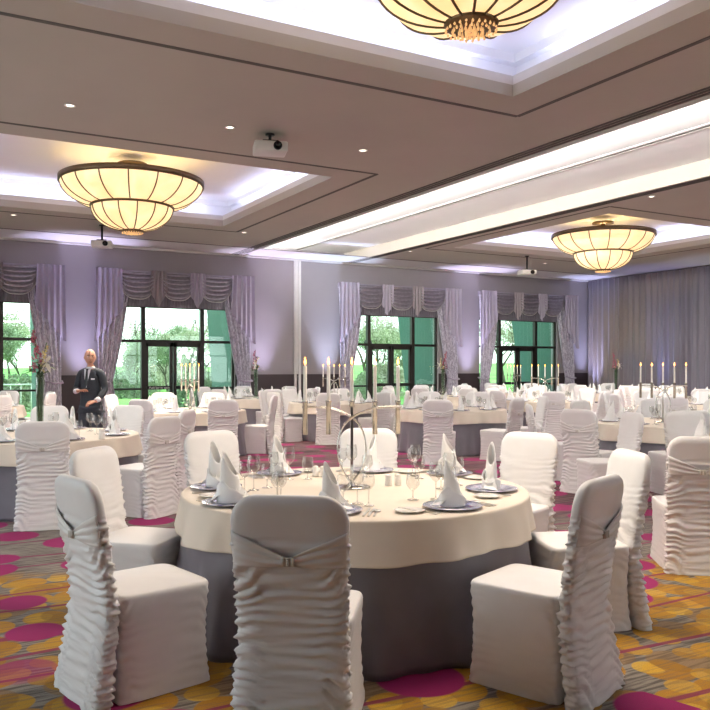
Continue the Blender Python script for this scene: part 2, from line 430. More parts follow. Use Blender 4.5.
# linear grilles along both sides of the white zone
for n_,x0 in ((6,B0-.28),(7,B1+.06)):
    b=MB()
    for q in range(3): b.box2((x0+q*.075,YF,S-.012),(x0+q*.075+.03,W-.1,S))
    b.build('trim_%d'%n_,M['trimdark'],kind='structure')
b=MB(); b.box2((B0-.05,YF,S-.03),(B0+.004,W,S+.05)); b.build('trim_8',M['trimwhite'],kind='structure'); b=MB(); b.box2((B1-.025,YF,S-.012),(B1+.03,W,S+.258)); b.build('trim_40',M['soffit'],kind='structure'); b=MB(); b.box2((B0-.06,YF,S+.132),(B0-.01,W,S+.258)); b.build('trim_41',M['white_ceiling'],kind='structure')
g=9
up=MB(); ZC=S+.58
for cx in tx:
    for cy in ty:
        so=hh+.3
        up.box2((cx-so-.05,cy-so-.05,ZC),(cx+so+.05,cy+so+.05,ZC+.05))
        for s in(-1,1):
            up.box2((cx+s*so,cy-so,S+.13),(cx+s*(so+.05),cy+so,ZC)); up.box2((cx-so-.05,cy+s*so,S+.13),(cx+so+.05,cy+s*(so+.05),ZC))
        # stepped crown inside the recess
        for s in(-1,1):
            up.box2((cx+s*(so-.10),cy-so,ZC-.10),(cx+s*so,cy+so,ZC)); up.box2((cx-so+.10,cy+s*(so-.10),ZC-.10),(cx+so-.10,cy+s*so,ZC))
        gv=MB(); gg=hh+.47*K
        for s in(-1,1):
            gv.box2((cx+s*gg-.03,cy-gg,S-.004),(cx+s*gg+.03,cy+gg,S)); gv.box2((cx-gg,cy+s*gg-.03,S-.004),(cx+gg,cy+s*gg+.03,S))  # flat dark strips paint in the shade of the ceiling grooves
        gv.build('trim_%d'%g,M['trimdark'],kind='structure'); g+=1
        lip=MB()
        for s in(-1,1):
            lip.box2((cx+s*hh,cy-hh,S+.13),(cx+s*(hh+.03),cy+hh,S+.23)); lip.box2((cx-hh,cy+s*hh,S+.13),(cx+hh,cy+s*(hh+.03),S+.23))
        lip.build('trim_%d'%g,M['trimwhite'],kind='structure'); g+=1
        if (cx,cy)==(tx[1],ty[0]): continue
        ls=MB()
        for s in(-1,1):
            ls.box2((cx+s*(hh+.12)-.01,cy-hh,S+.13),(cx+s*(hh+.12)+.01,cy+hh,S+.145)); ls.box2((cx-hh,cy+s*(hh+.12)-.01,S+.13),(cx+hh,cy+s*(hh+.12)+.01,S+.145))
        lr=ls.build('cove_light_strip',M['led'])
        where={(tx[0],ty[0]):'nearest ceiling tray, overhead',(tx[0],ty[1]):'ceiling tray above the left chandelier',(tx[1],ty[1]):'ceiling tray above the right-hand chandelier'}[(cx,cy)]
        tag(lr,'pale blue cove light strip round the '+where,'light')
        for s in(-1,1):
            E=10
            light('AREA',(cx+s*(hh+.14),cy,S+.17),E*.75,(.62,.66,1.0),.06,(0,radians(180-s*-22),0),sy=2*hh-.7)
            light('AREA',(cx,cy+s*(hh+.14),S+.17),E*.75,(.62,.66,1.0),2*hh-.7,(radians(180-s*22),0,0),sy=.06)
up.build('ceiling_trays',M['white_ceiling'],kind='structure')
b=MB(); b.box2((XL-.2,YF-.2,S+.9),(XR+.2,W+TH,S+1.0)); b.build('ceiling_roof_slab',M['soffit'],kind='structure')
b=MB(); b.box2((B0+.002,YF+.2,S+.03),(B0+.03,W-.2,S+.045)); tag(b.build('slot_light_strip',M['led2']),'long white light slot along the left of the bright ceiling band','light')
light('AREA',(B0+.02,(YF+W)/2,S+.06),SLOT,(1,.98,.95),.03,(0,radians(-128),0),sy=W-YF-.6)
# cornice by the back wall
b=MB(); b.box2((XL,W-1.29,S-.006),(XR,W,S)); b.box2((XL,W-.10,S-.05),(XR,W,S)); b.build('trim_30',M['trimwhite'],kind='structure')
b=MB(); b.box2((XL,W-1.35,S-.004),(XR,W-1.29,S)); b.build('trim_31',M['trimdark'],kind='structure')
# ================================================================== WINDOWS
for c,n in WIN:
    fr=MB(); y0,y1=W+.08,W+.16; x0,x1=c-HW,c+HW
    def bar(xa,za,xb,zb,t=0): fr.box2((xa,y0-t,za),(xb,y1+t,zb))
    bar(x0,0,x0+.06,HEAD); bar(x1-.06,0,x1,HEAD); bar(x0,HEAD-.07,x1,HEAD); bar(x0,0,x1,.06)
    bar(x0,2.12,x1,2.19,.01)
    for xm in (c-.77,c+.77): bar(xm-.05,0,xm+.05,HEAD,.02)
    for (a,d) in ((c-.72,c-.01),(c+.01,c+.72)):
        bar(a,.06,a+.08,2.12); bar(d-.08,.06,d,2.12); bar(a,2.02,d,2.12); bar(a,.06,d,.3)
    for (a,d) in ((x0,c-.77),(c+.77,x1)): bar(a,.92,d,.97)
    wf=fr.build('window_%d'%n,M['frame'],kind='structure')
    gl=MB(); gl.box2((x0+.03,W+.115,.06),(x1-.03,W+.122,HEAD-.04)); gl.build('window_pane',M['pane'],wf)
    pb=MB()
    for (a,d) in ((c-.70,c-.05),(c+.05,c+.70)):
        pb.box2((a,W+.03,.93),(d,W+.06,1.02))
        for e in (a+.03,d-.03): pb.box2((e-.02,W+.03,.95),(e+.02,W+.085,1.0))
    pbo=pb.build('push_bar',M['black'],wf)
    if n==2:
        cu=bpy.data.curves.new('t','FONT'); cu.body='Push bar to open'; cu.size=.075; cu.extrude=.001; cu.align_x='CENTER'; cu.align_y='CENTER'
        to=bpy.data.objects.new('t',cu); COL.objects.link(to); dg=bpy.context.evaluated_depsgraph_get()
        me=bpy.data.meshes.new_from_object(to.evaluated_get(dg)); COL.objects.unlink(to); bpy.data.objects.remove(to)
        for q in (-.37,):
            t2=bpy.data.objects.new('bar_lettering',me); COL.objects.link(t2); me.materials.clear(); me.materials.append(M['trimwhite'])
            t2.parent=pbo; t2.rotation_euler=(pi/2,0,0); t2.location=(c+q,W+.028,.975)
    hd=MB()
    for s in(-1,1): hd.box2((c+s*.04-.012,W+.05,1.1),(c+s*.04+.012,W+.08,1.35))
    hd.build('door_handle',M['black'],wf)
    # exterior fin wall to the right
    fn=MB(); xf=c+HW+.02
    vs=[(xf,W+TH,-.1),(xf,W+TH+1.4,-.1),(xf,W+TH+2.1,3.4),(xf,W+TH,3.4)]; vs+=[(x+.3,y,z) for x,y,z in vs]
    fn.add(vs,[(0,1,2,3),(7,6,5,4),(0,4,5,1),(1,5,6,2),(2,6,7,3),(3,7,4,0)])
    fn.build('wall_fin_%d'%n,M['fin'],kind='structure')
# ================================================================== OUTSIDE
b=MB(); b.box2((-60,W+TH,-.2),(120,W+TH+3,-.06)); b.build('terrace_paving',M['carpet_ext'],kind='structure')
def lawnz(x,y):
    d=y-W-3.3; return -.08+ .012*d + .35*exp(-((x-24)/9)**2)*min(1,max(0,d/14)) + .012*max(0,x-18)*min(1,d/20)
b=MB(); b.grid(lambda u,v:(-80+240*u,W+3.3+110*v**1.5,lawnz(-80+240*u,W+3.3+110*v**1.5)),70,40); b.build('lawn',M['lawn'],kind='structure')
def branch(mb,p,d,L,r,lev,rnd,tips):
    pts=[p]; q=p.copy(); dd=d.copy()
    for i in range(4):
        dd=(dd+Vector((rnd.uniform(-.2,.2),rnd.uniform(-.2,.2),rnd.uniform(-.05,.15)))).normalized(); q=q+dd*(L/4); pts.append(q.copy())
    mb.tube(pts,[r*(1-.16*i) for i in range(5)],5 if lev<2 else 3)
    tips.append((q.copy(),lev))
    if lev>=4: return
    for i in range(3 if lev<3 else 2):
        t=pts[rnd.choice((2,3,4))]
        a=rnd.uniform(0,TAU); nd=(dd*.7+Vector((cos(a),sin(a),rnd.uniform(-.1,.6)))*.75).normalized()
        branch(mb,t,nd,L*rnd.uniform(.6,.8),r*.55,lev+1,rnd,tips)
def tree_proto(seed,h,leafy,m):
    rnd=random.Random(seed); mb=MB(); tips=[]
    branch(mb,Vector((0,0,-.3)),Vector((0,0,1)),h*.38,h*.02,0,rnd,tips)
    r=empty('tree',(0,0,0)); mb.build('trunk',M['bark'],r)
    if leafy:
        lf=MB()
        for t,l in tips:
            if l<2: continue
            for k in range(leafy):
                p=t+Vector([rnd.gauss(0,h*.045) for _ in range(3)]); s=h*rnd.uniform(.006,.014)
                a=Vector([rnd.gauss(0,1) for _ in range(3)]).normalized()*s; c_=a.cross(Vector([rnd.gauss(0,1) for _ in range(3)])).normalized()*s*.7
                lf.add([p-a,p+c_,p+a,p-c_],[(0,1,2,3)])
        lf.build('crown',m,r)
    r['category']='tree'; return Proto(r)
tp=[tree_proto(1,7,0,None),tree_proto(2,6,60,M['foliage3']),tree_proto(3,5.5,150,M['foliage']),tree_proto(5,6,90,M['foliage2'])]
def bush_proto(seed,m,n=5200):
    rnd=random.Random(seed); lf=MB()
    for k in range(n):
        a=rnd.uniform(0,TAU); z=rnd.uniform(0,1); rr=sqrt(max(0,1-(z*.96)**2))*(.7+.3*rnd.random())*(1+.25*sin(3*a+seed)+.15*sin(7*a))
        p=Vector((rr*1.7*cos(a),rr*1.2*sin(a),z*1.5*(1+.2*sin(5*a)))); s=rnd.uniform(.04,.09)
        q=Vector([rnd.gauss(0,1) for _ in range(3)]).normalized()*s; c_=q.cross(Vector([rnd.gauss(0,1) for _ in range(3)])).normalized()*s*.7
        lf.add([p-q,p+c_,p+q,p-c_],[(0,1,2,3)])
    r=empty('shrub'); lf.build('foliage',m,r); st=MB(); 
    for k in range(6): a=TAU*k/6; st.tube([(0.1*cos(a),.1*sin(a),-.2),(.5*cos(a),.4*sin(a),.5),(.8*cos(a),.6*sin(a),1.1)],[.03,.02,.01],5)
    st.build('stem',M['bark'],r); r['category']='shrub'; return Proto(r)
bp=[bush_proto(1,M['foliage']),bush_proto(2,M['foliage2']),bush_proto(4,M['foliage3'])]
wn={1:'leftmost window',2:'second window from the left',3:'third window from the left',4:'rightmost window'}
kinds=['bare-branched tree','thin olive-leaved tree','leafy green tree','dark green spreading tree']
treespots=[ # px, Y, kind, scale, window, wording
 (5,47,0,1.1,1,'tallest left'),(22,40,2,.75,1,'beside the curtain'),(12,60,1,1.0,1,'farther off'),
 (124,46,0,.85,2,'at the left pane'),(135,38,2,.6,2,'low, left of the doors'),(150,50,1,.75,2,'behind the left door'),(168,42,3,.62,2,'behind the meeting doors'),(186,52,0,1.0,2,'tallest, over the right door'),(200,40,1,.7,2,'near the fin wall'),(176,62,2,.9,2,'farthest, middle'),
 (368,48,0,1.0,3,'by the lantern post'),(385,42,1,.75,3,'behind the left door'),(402,50,0,1.15,3,'tallest, behind the right door'),(394,60,2,.8,3,'farthest, middle'),(376,64,3,.9,3,'farthest, left'),
 (505,52,0,1.1,4,'left of the doors'),(514,60,0,1.2,4,'over the green bank'),(500,64,1,1.0,4,'farthest')]
for i,(px,Y,k,s,w,t) in enumerate(treespots):
    x,y=P(px,Y); tp[k].put((x,y,lawnz(x,y)),i*1.3,'%s seen through %s, %s'%(kinds[k],wn[w],t),'trees beyond the windows',scale=s)
bushspots=[(4,36,0,1.0,1,'left'),(20,33,1,.9,1,'right'),(122,37,1,.9,2,'far left'),(134,34,0,.95,2,'left of the doors'),(150,36,2,1.0,2,'behind the left door'),(166,34,2,.9,2,'middle of the doors'),(182,38,0,1.1,2,'behind the right door'),(200,36,1,1.1,2,'by the fin wall'),
 (368,44,0,1.0,3,'left'),(386,46,2,1.1,3,'middle'),(404,45,0,1.1,3,'right')]
for i,(px,Y,k,s,w,t) in enumerate(bushspots):
    Y=27+(i%7)*4.6+(12 if i==10 else 5 if i>10 else 0); s=s*(.75+.03*(Y-27)/3); x,y=P(px,Y); bp[k].put((x,y,lawnz(x,y)-.1),i*.9,'%s shrub outside the %s, %s'%(['mid green','dark green','olive'][k],wn[w],t),'shrubs beyond the windows',scale=s)
# garden railing outside first window
x0,y0=P(0,24.5); r=empty('garden_railing',(x0-1.5,y0,-.1),0,'pale metal garden railing outside the leftmost window','railing')
b=MB(); b.tube([(-1.5,0,1.05),(4.2,0,1.05)],.025); b.tube([(-1.5,0,.15),(4.2,0,.15)],.02); b.build('rail',M['trimwhite'],r)
for k in range(20):
    b=MB(); b.cyl((-1.5+k*.3,0,0),.014,1.05,6); b.build('baluster',M['trimwhite'],r)
# lantern post outside third window
x0,y0=P(368,34); r=empty('lantern_post',(x0,y0,lawnz(x0,y0)),0,'dark lantern post on the lawn outside the third window','lamp post')
b=MB(); b.lathe([(.12,0),(.10,.3),(.05,.4),(.04,1.9),(.06,2.0)],10); b.build('post',M['black'],r)
b=MB(); b.lathe([(.08,2.0),(.2,2.45),(.2,2.5),(.02,2.7)],6); b.build('lantern',M['frame'],r)
# world
w=bpy.data.worlds.new('World'); scn.world=w; w.use_nodes=True; nt=w.node_tree
bg=nt.nodes['Background']; tc=nt.nodes.new('ShaderNodeTexCoord'); sp=nt.nodes.new('ShaderNodeSeparateXYZ'); nt.links.new(tc.outputs['Generated'],sp.inputs[0])
rp=nt.nodes.new('ShaderNodeValToRGB'); nt.links.new(sp.outputs[2],rp.inputs['Fac'])
rp.color_ramp.elements[0].color=(1,1,1,1); rp.color_ramp.elements[1].color=(.75,.86,1,1)
nt.links.new(rp.outputs[0],bg.inputs[0]); bg.inputs[1].default_value=2.4
# ================================================================== DRAPERY AT THE WINDOWS
def nz(x,y,z=0): return noise.noise(Vector((x,y,z)))
def swag_mb(w,drop,hang=.16):
    m=MB()
    def f(u,v):
        a=abs(2*u-1); cat=(1-a**3.2)
        x=(u-.5)*w*(1-.06*v)
        z=-.02-v*(hang*(1-cat)*1.0+drop*cat)
        fold=sin(v*TAU*6+.3*sin(3*u))
        y=-.06-.08*sin(pi*min(1,v*1.05))*cat-.065*fold*(.4+.6*cat)
        z+=-.03*fold*cat
        return (x,y,z)
    m.grid(f,28,64); return m
def tail_mb(w,L0,L1,folds=5,dep=.04,flip=1):
    m=MB()
    def f(u,v):
        L=L0+(L1-L0)*(u if flip>0 else 1-u)
        fd=abs((u*folds)%1*2-1)
        z=-v*L+ (.04*fd if v>.97 else 0)
        x=(u-.5)*w*(1+.10*v)
        return (x,-.09-dep*(fd-.5)*2-.01*sin(v*5+u*9),z)
    m.grid(f,folds*8+1,18); return m
def jabot_mb(w,L):
    m=MB()
    def f(u,v):
        a=1-abs(2*u-1); l=L*(.55+.45*a); fd=abs((u*4)%1*2-1)
        return ((u-.5)*w*(1+.12*v),-.13-.06*fd,-v*l)
    m.grid(f,33,10); return m
def panel_mb(w,H,side):
    """curtain drawn back to the side, tied at about one metre"""
    m=MB(); tie=.30
    def f(u,v):   # v 0 top..1 bottom ; side=-1 left window edge
        z=H*(1-v); t=z/H
        if t>tie: q=(t-tie)/(1-tie); ww=w*(.42+.58*q**.9)
        else: q=1-t/tie; ww=w*(.42+.16*sin(q*pi/2))
        x=u*ww + .04*sin(v*3)
        y=-.04-.06*sin(u*TAU*5+v*1.5)*(1-.3*exp(-((t-tie)/.06)**2)) -.01*sin(v*11+u*4)
        return (-side*x,y,z)
    m.grid(f,70,40); return m
VT=3.91
vn={1:'leftmost window',2:'second window from the left',3:'third window from the left',4:'rightmost window'}
for c,n in WIN:
    vx0,vx1={1:(-.85,3.2),2:(3.97,8.0),3:(10.65,14.84),4:(15.66,19.73)}[n]; cc=(vx0+vx1)/2; wv=vx1-vx0
    r=empty('window_drapery',(cc,W,0),0,'silvery mauve swags and tails dressing the '+vn[n],'curtain','swagged draperies along the back wall')
    pl=MB(); pl.box2((-wv/2+.03,-.09,VT-.16),(wv/2-.03,-.005,VT-.01)); pl.build('pelmet',M['tail'],r)
    bl=MB(); bl.grid(lambda u,v:(-wv/2+.5+u*(wv-1),-.03-.012*sin(u*260),VT-.16-v*.74),240,3); bl.build('gathered_blind',M['blind'],r)
    sw=(wv-1.0)/3
    for k in range(3):
        m=swag_mb(sw*1.06,.68); o=m.build('swag',M['swag'],r); o.location=(-wv/2+.5+sw*(k+.5),-.05,VT-.02)
        tr=MB(); tr.tube([((u-.5)*sw*1.0,-.09-.0*u,-.02-.16*(1-(1-abs(2*u-1)**3.2))-.68*(1-abs(2*u-1)**3.2)) for u in [i/20 for i in range(21)]],.012,6)
        t2=tr.build('swag_trim',M['trimwhite'],o)
    for k in (1,2):
        o=jabot_mb(.40,.92).build('jabot',M['jabot'] if (k+n)%2 else M['tail'],r); o.location=(-wv/2+.5+sw*k,-.03,VT)
    for s in(-1,1):
        o=tail_mb(.62,1.0,1.85,5,.04,s).build('cascade_tail',M['tail'],r); o.location=(s*(wv/2-.28),-.12,VT)
        hz=sqrt(0)
        lo,hi=(1.0,1.85) if s>0 else (1.85,1.0)
        o=panel_mb(.85,VT-.15,s).build('curtain_panel',M['damask'],r); o.location=(s*(wv/2-.0),-.05,.02)
        tb=MB(); tb.tube([(-s*.0+.0,-.14,0),(-s*.2,-.17,-.02),(-s*.38,-.12,.04),(-s*.38,-.02,.06),(0,-.02,.04)],.022,6,closed=True); o=tb.build('tieback',M['tail'],r); o.location=(s*(wv/2-.0),-.03,.30*(VT-.15))
# full height drape on the right wall
for k,(ya,yb,lab) in enumerate(((W-.05,16.2,'mauve-grey pleated wall drape nearest the back corner'),(16.2,12.6,'mauve-brown pleated wall drape, middle length on right wall'),(12.6,8.0,'mauve-brown pleated wall drape at the right picture edge'))):
    m=MB(); Ln=ya-yb; nf=int(Ln/.21)
    def f(u,v,ya=ya,Ln=Ln,nf=nf):
        ph=u*nf*TAU+.8*sin(u*nf*.9); a=.075*(.6+.6*nz(u*nf*.5,k))*(.75+.25*v)
        return (XR-.12-a*sin(ph)-.02*sin(ph*.37+v*2),ya-u*Ln,S-.03-v*(S-.05))
    m.grid(f,nf*9,8); o=m.build('wall_drape',M['drape']); tag(o,lab,'drape','full-height drapes on the right wall')
# ================================================================== CHANDELIERS
def chandelier():
    r=empty('chandelier'); R=1.08*K
    up=[(R*.52,-.02)]
    prof=lambda a,R0,h,z0,p=1.0:[(R0*cos(a*t),z0-h*sin(a*t)) for t in [i/14 for i in range(15)]]
    top=[(R*(1-t)**0.0*(.53+.47*(1-(t)**2.1)**.62) if t<1 else R*.53,-.40*t**1.15) for t in [i/16 for i in range(17)]]; 
    b=MB(); b.lathe(top,64,cap=False); b.build('upper_bowl',M['alabaster'],r)
    R2=.62*K; z2=top[-1][1]+.0
    lo=[(R2*cos(radians(80)*t)**.85,z2-.40*sin(radians(80)*t)) for t in [i/12 for i in range(13)]]
    b=MB(); b.lathe(lo,56,cap=False); b.build('lower_bowl',M['alabaster'],r)
    b=MB(); b.lathe([(R-.02,-.03),(R+.03,-.03),(R+.03,.06),(R-.02,.06),(R-.02,-.03)],64,cap=False); b.build('rim',M['bronze'],r)
    b=MB(); b.lathe([(R2-.02,z2-.02),(R2+.025,z2-.02),(R2+.025,z2+.025),(R2-.02,z2+.025),(R2-.02,z2-.02)],56,cap=False); b.build('rim',M['bronze'],r)
    for k in range(16):
        a=TAU*k/16; b=MB(); b.tube([((x+.008)*cos(a),(x+.008)*sin(a),z) for x,z in top],.011,6); b.build('rib',M['bronze'],r)
    for k in range(14):
        a=TAU*k/14; b=MB(); b.tube([((x+.008)*cos(a),(x+.008)*sin(a),z) for x,z in lo],.010,6); b.build('rib',M['bronze'],r)
    zb=lo[-1][1]; b=MB(); b.lathe([(.17,zb+.03),(.19,zb+.01),(.17,zb-.02),(.02,zb-.03)],24); b.build('finial_plate',M['bronze'],r)
    b=MB(); rnd=random.Random(3)
    for q in range(4):
        rr=.17-.045*q; n=int(10+rr*90)
        for k in range(n):
            a=TAU*k/n+q; L=.015+.007*q+rnd.uniform(0,.015); T=Matrix.Translation((rr*cos(a),rr*sin(a),zb-.03))
            b.lathe([(.002,0),(.010,-L*.6),(.007,-L*.9),(.001,-L)],5,T,False,False)
    b.build('crystal_drops',M['crystal'],r,kind='stuff')
    b=MB(); b.lathe([(.05,-.3),(.05,.32)],12); b.lathe([(.25,.3),(.25,.34)],20)
    for k in range(4):
        a=TAU*k/4; b.tube([(0,0,0),(R*cos(a),R*sin(a),0)],.012,6)
    b.build('hanger',M['bronze'],r)
    r['category']='chandelier'; return Proto(r)
ch=chandelier(); zr=EYE+2.97*K-.10
for cx,cy,lab,E in ((tx[0],ty[0],'two-tier alabaster bowl chandelier cut off by the top edge, nearest',62),(tx[0],ty[1],'two-tier alabaster bowl chandelier at the left above the man',120),(tx[1],ty[1],'two-tier alabaster bowl chandelier at the right near the wall drape',120)):
    ch.put((cx,cy,min(zr,ZC-.34)),0.1,lab,'alabaster chandeliers in the ceiling trays')
    light('POINT',(cx,cy,min(zr,ZC-.34)+.16),16,(1,.8,.55),.12)
    light('AREA',(cx,cy,zr-1.22),E*.95,(1,.86,.70),1.7,(0,0,0)).data.shape='DISK'
# ================================================================== CEILING FITTINGS
def downlight():
    r=empty('downlight'); b=MB(); b.lathe([(.045,-.002),(.065,-.002),(.065,-.012),(.05,-.012),(.045,-.002)],20,cap=False); b.build('bezel',M['trimwhite'],r)
    b=MB(); b.lathe([(.0001,-.004),(.045,-.004)],16,cap=False); b.build('lamp',M['lamp'],r); r['category']='downlight'; return Proto(r)
dl=downlight()
def ceilP(px,py,h=S):
    Y=(h-EYE)*F/(HOR-py); x,y=P(px,Y); return x,y
dls=[(70,105,'on the left of the near soffit'),(230,127,'on the near soffit left of the ceiling projector'),(363,150,'on the near soffit right of the ceiling projector')]
for px,py,t in dls:
    x,y=ceilP(px,py); dl.put((x,y,S),0,'small round downlight '+t,'recessed ceiling downlights')
    light('SPOT',(x,y,S-.03),75,(1,.92,.84),.05,(0,0,0),110,.8)
for i,(x,y,t) in enumerate(((6.5,16.6,'between left chandelier tray and back wall'),(1.8,16.9,'above the far left table'),(11.3,17.2,'above the third window end of the room'),(11.35,9.6,'beside the right tray, nearer end'),(16,17.3,'before the rightmost window'),(-1.2,9.4,'left of the near soffit'),(13,8.5,'near side of the right tray'),(18.4,13.5,'close to the right wall drape'))):
    dl.put((x,y,S),0,'small round downlight '+t,'recessed ceiling downlights')
    light('SPOT',(x,y,S-.03),90,(1,.93,.86),.05,(0,0,0),120,.8)
def projector():
    r=empty('projector'); b=MB(); b.rbox((0,0,-.07),(.42,.34,.13),.02,3); 
    for k in range(6): b.box((-.211,-.1+k*.04,-.07),(.004,.02,.07))
    b.build('body',M['proj'],r)
    b=MB(); T=Matrix.Translation((.08,-.165,-.07))@Matrix.Rotation(pi/2,4,'X'); b.lathe([(.055,-.01),(.055,.03),(.04,.03),(.04,.01)],20,T); b.build('lens',M['lens'],r)
    b=MB(); b.box((0,0,.01),(.2,.2,.02)); b.cyl((0,0,.02),.02,.07,10); b.build('mount',M['black'],r); r['category']='projector'; return Proto(r)
pj=projector()
def pole(o,L):
    b=MB(); b.cyl((0,0,.08),.022,L-.08,10); b.lathe([(.06,L-.02),(.06,L)],16); b.build('pole',M['black'],o)
for px,py,L,t in ((270,134,.12,'tucked close under the near soffit'),(102,225,.34,'hung on a pole before the second window'),(527,256,.38,'hung on a pole before the rightmost window')):
    x,y=ceilP(px,py); o=pj.put((x,y,S-L),-.3,'white ceiling projector '+t,'ceiling projectors'); pole(o,L)
for px,py,t in ((23,95,'x'),):
    pass
# uplighters along the back wall
def uplighter():
    r=empty('uplighter'); b=MB(); b.lathe([(.07,0),(.09,.02),(.09,.22),(.075,.22),(.07,.18),(.0001,.18)],20); b.build('can',M['black'],r)
    b=MB(); b.lathe([(.0001,.186),(.068,.186)],16,cap=False); b.build('lens',M['led'],r); r['category']='uplight'; return Proto(r)
ul=uplighter()
for x,col,E,t in ((3.6,(.66,.62,1),230,'between first and second windows'),(8.35,(.74,.66,1),200,'right of the second window'),(10.3,(.58,.70,1),230,'left of the third window'),(15.25,(.66,.62,1),230,'between third and rightmost windows'),(20.15,(.55,.58,1),170,'in the back corner by the wall drape'),(0.2,(.75,.65,1),160,'under the leftmost window')):
    ul.put((x,W-.42,0),0,'small black floor uplighter '+t,'uplighters along the back wall')
    light('SPOT',(x,W-.42,.23),E*3.2,col,.05,(radians(180),0,0),44,.95)
x,y=P(662,24.5)
for yy,col in ((16.8,(.35,.4,1)),(14.2,(.6,.7,1))):
    ul.put((XR-.38,yy,0),0,'small black floor uplighter by wall drape '+('toward the corner' if yy>15 else 'farther from the corner'),'uplighters along the wall drape')
    light('SPOT',(XR-.38,yy,.23),160,col,.05,(0,radians(176),0),50,.9)
# ================================================================== CHAIR
def chair_proto():
    r=empty('banquet_chair')
    HT=1.0
    def yb(z): return -.235-.055*max(0,(.42-z)/.42)**1.3-.085*max(0,(z-.42)/.58)**1.2
    def hw(z):
        w=.238-.012*sin(pi*min(1,z/.9))+.012*max(0,1-z/.4)
        if z>HT-.13: q=(z-(HT-.13))/.13; w-= .11*(1-sqrt(max(0,1-q**2.4)))
        return w
    def ht(z):
        t=.038+.018*max(0,1-z/.5)
        if z>HT-.06: q=(z-(HT-.06))/.06; t*=sqrt(max(.0,1-q**2.2))*.85+.15
        return t
    def ruche(s,z,side):
        if z>.80: fade=max(0,1-(z-.80)/.04)*.9
        else: fade=1
        if side==0 and abs(s)<.97: fade*=.12+.55*max(0,min(1,(.66-z)/.12))+ .5*max(0,abs(s)-.8)*3
        sag=.035*(1-s*s)
        q=z*19+2.2*nz(s*1.3,z*4,side*7+2)+sag*19*.7
        amp=.0085*(.45+1.3*abs(nz(s*2.2+4,z*9,side)))
        f=1-abs(((q)%1)*2-1); f=f*f*(3-2*f)
        q2=z*43+3*nz(s*2.,z*6,side+11)+ .3*s
        f2=1-abs((q2%1)*2-1)
        return fade*(amp*2*(f-.5)+.0022*(f2-.5)*(1+1.5*abs(s)))
    NU=72; NV=150
    m=MB()
    def f(u,v):
        z=.002+(HT-.002)*v
        if v>.95: z=HT-.05+.05*sin((v-.95)/.05*pi/2)
        a=TAU*u; ca,sa=cos(a),sin(a); e=.35
        sx=math.copysign(abs(ca)**e,ca); sy=math.copysign(abs(sa)**.7,sa)
        w,t=hw(z),ht(z)
        side=1 if sa<0 else 0
        d=ruche(sx,z,side)
        if abs(ca)>.93: d+=.004*sin(z*230+3*nz(z*9,side))*(1 if z<.84 else 0)
        x=sx*(w+ (d if abs(ca)>.8 else 0)); y=yb(z)+sy*t+(d*1.2*(1 if sa>0 else -1) if abs(sa)>.05 else 0)
        if sa<0 and z<.16: y-=.02*(1-z/.16)*0
        return (x,y,z)
    m.grid(f,NU,NV,closeu=True)
    n0=(NV-1)*NU; m.f.append([n0+i for i in range(NU)]); m.sm.append(True)
    m.build('backrest',M['cover'],r)
    # seat with skirt to the floor
    m=MB()
    def fs(u,v):
        # v 0 floor..0.7 edge.. 1 centre of the top
        a=TAU*u; ca,sa=cos(a),sin(a)
        if v<.72: z=.003+.452*(v/.72); k=1.0
        elif v<.80: q=(v-.72)/.08; z=.455+.025*sin(q*pi/2); k=1-.06*(1-cos(q*pi/2))
        else: q=(v-.80)/.20; z=.48+.012*sin(q*pi/2); k=.94*(1-q)
        e=.22; sx=math.copysign(abs(ca)**e,ca); sy=math.copysign(abs(sa)**e,sa)
        d=0
        if v<.72:
            zz=v/.72
            q=zz*9+1.5*nz(sx*1.4+sa*1.3,zz*3,5)+ .9*sx*sy
            fo=1-abs((q%1)*2-1); d=.007*(fo-.5)*(.3+.7*max(abs(nz(sx*2,sy*2,zz*3))*1.6, (abs(ca*sa)*2)**3))
            d+=.006*(1-zz)+ .012*(1-zz)*sin(5*a)*.3-.012*sin(pi*zz)
        w=.235; dp=.235
        return (sx*(w*k+d), .025+sy*(dp*k+d), z)
    m.grid(fs,96,64,closeu=True)
    m.build('seat',M['cover'],r)
    # sash wrapped round the back, pinched at the brooch
    m=MB()
    def fsash(u,v):
        s=2*u-1; q=2*v-1; A=abs(s)
        z=.742+.045*A**1.2+q*(.013+.058*A**.85); w=hw(z); t=ht(z)
        d=.005*sin(q*pi*(2.2+1.3*A)+.6*nz(s*3,q))*(.45+.9*A*(1-A)*2)+.0015*sin(q*17+s*5)
        off=.011*(1-A**5)+.006*(1-A)**4-.006*A**12
        return (s*w*.985, yb(z)-t*(1-.25*A**6)-off-d, z)
    m.grid(fsash,61,15); o=m.build('sash',M['sash'],r)
    sd=o.modifiers.new('s','SOLIDIFY'); sd.thickness=.004; sd.offset=0
    m=MB(); yy=yb(.742)-.046
    m.rbox((0,yy-.010,.742),(.05,.016,.036),.006,2)
    for q in(-1,1): m.rbox((q*.018,yy-.019,.742),(.008,.006,.034),.002,1)
    for q in range(5):
        m.ell((0,yy-.019,.729+q*.0066),(.006,.004,.0035),nu=6,nv=4)
    m.build('brooch',M['brooch'],r)
    r['category']='chair'; return Proto(r)
CH=chair_proto()
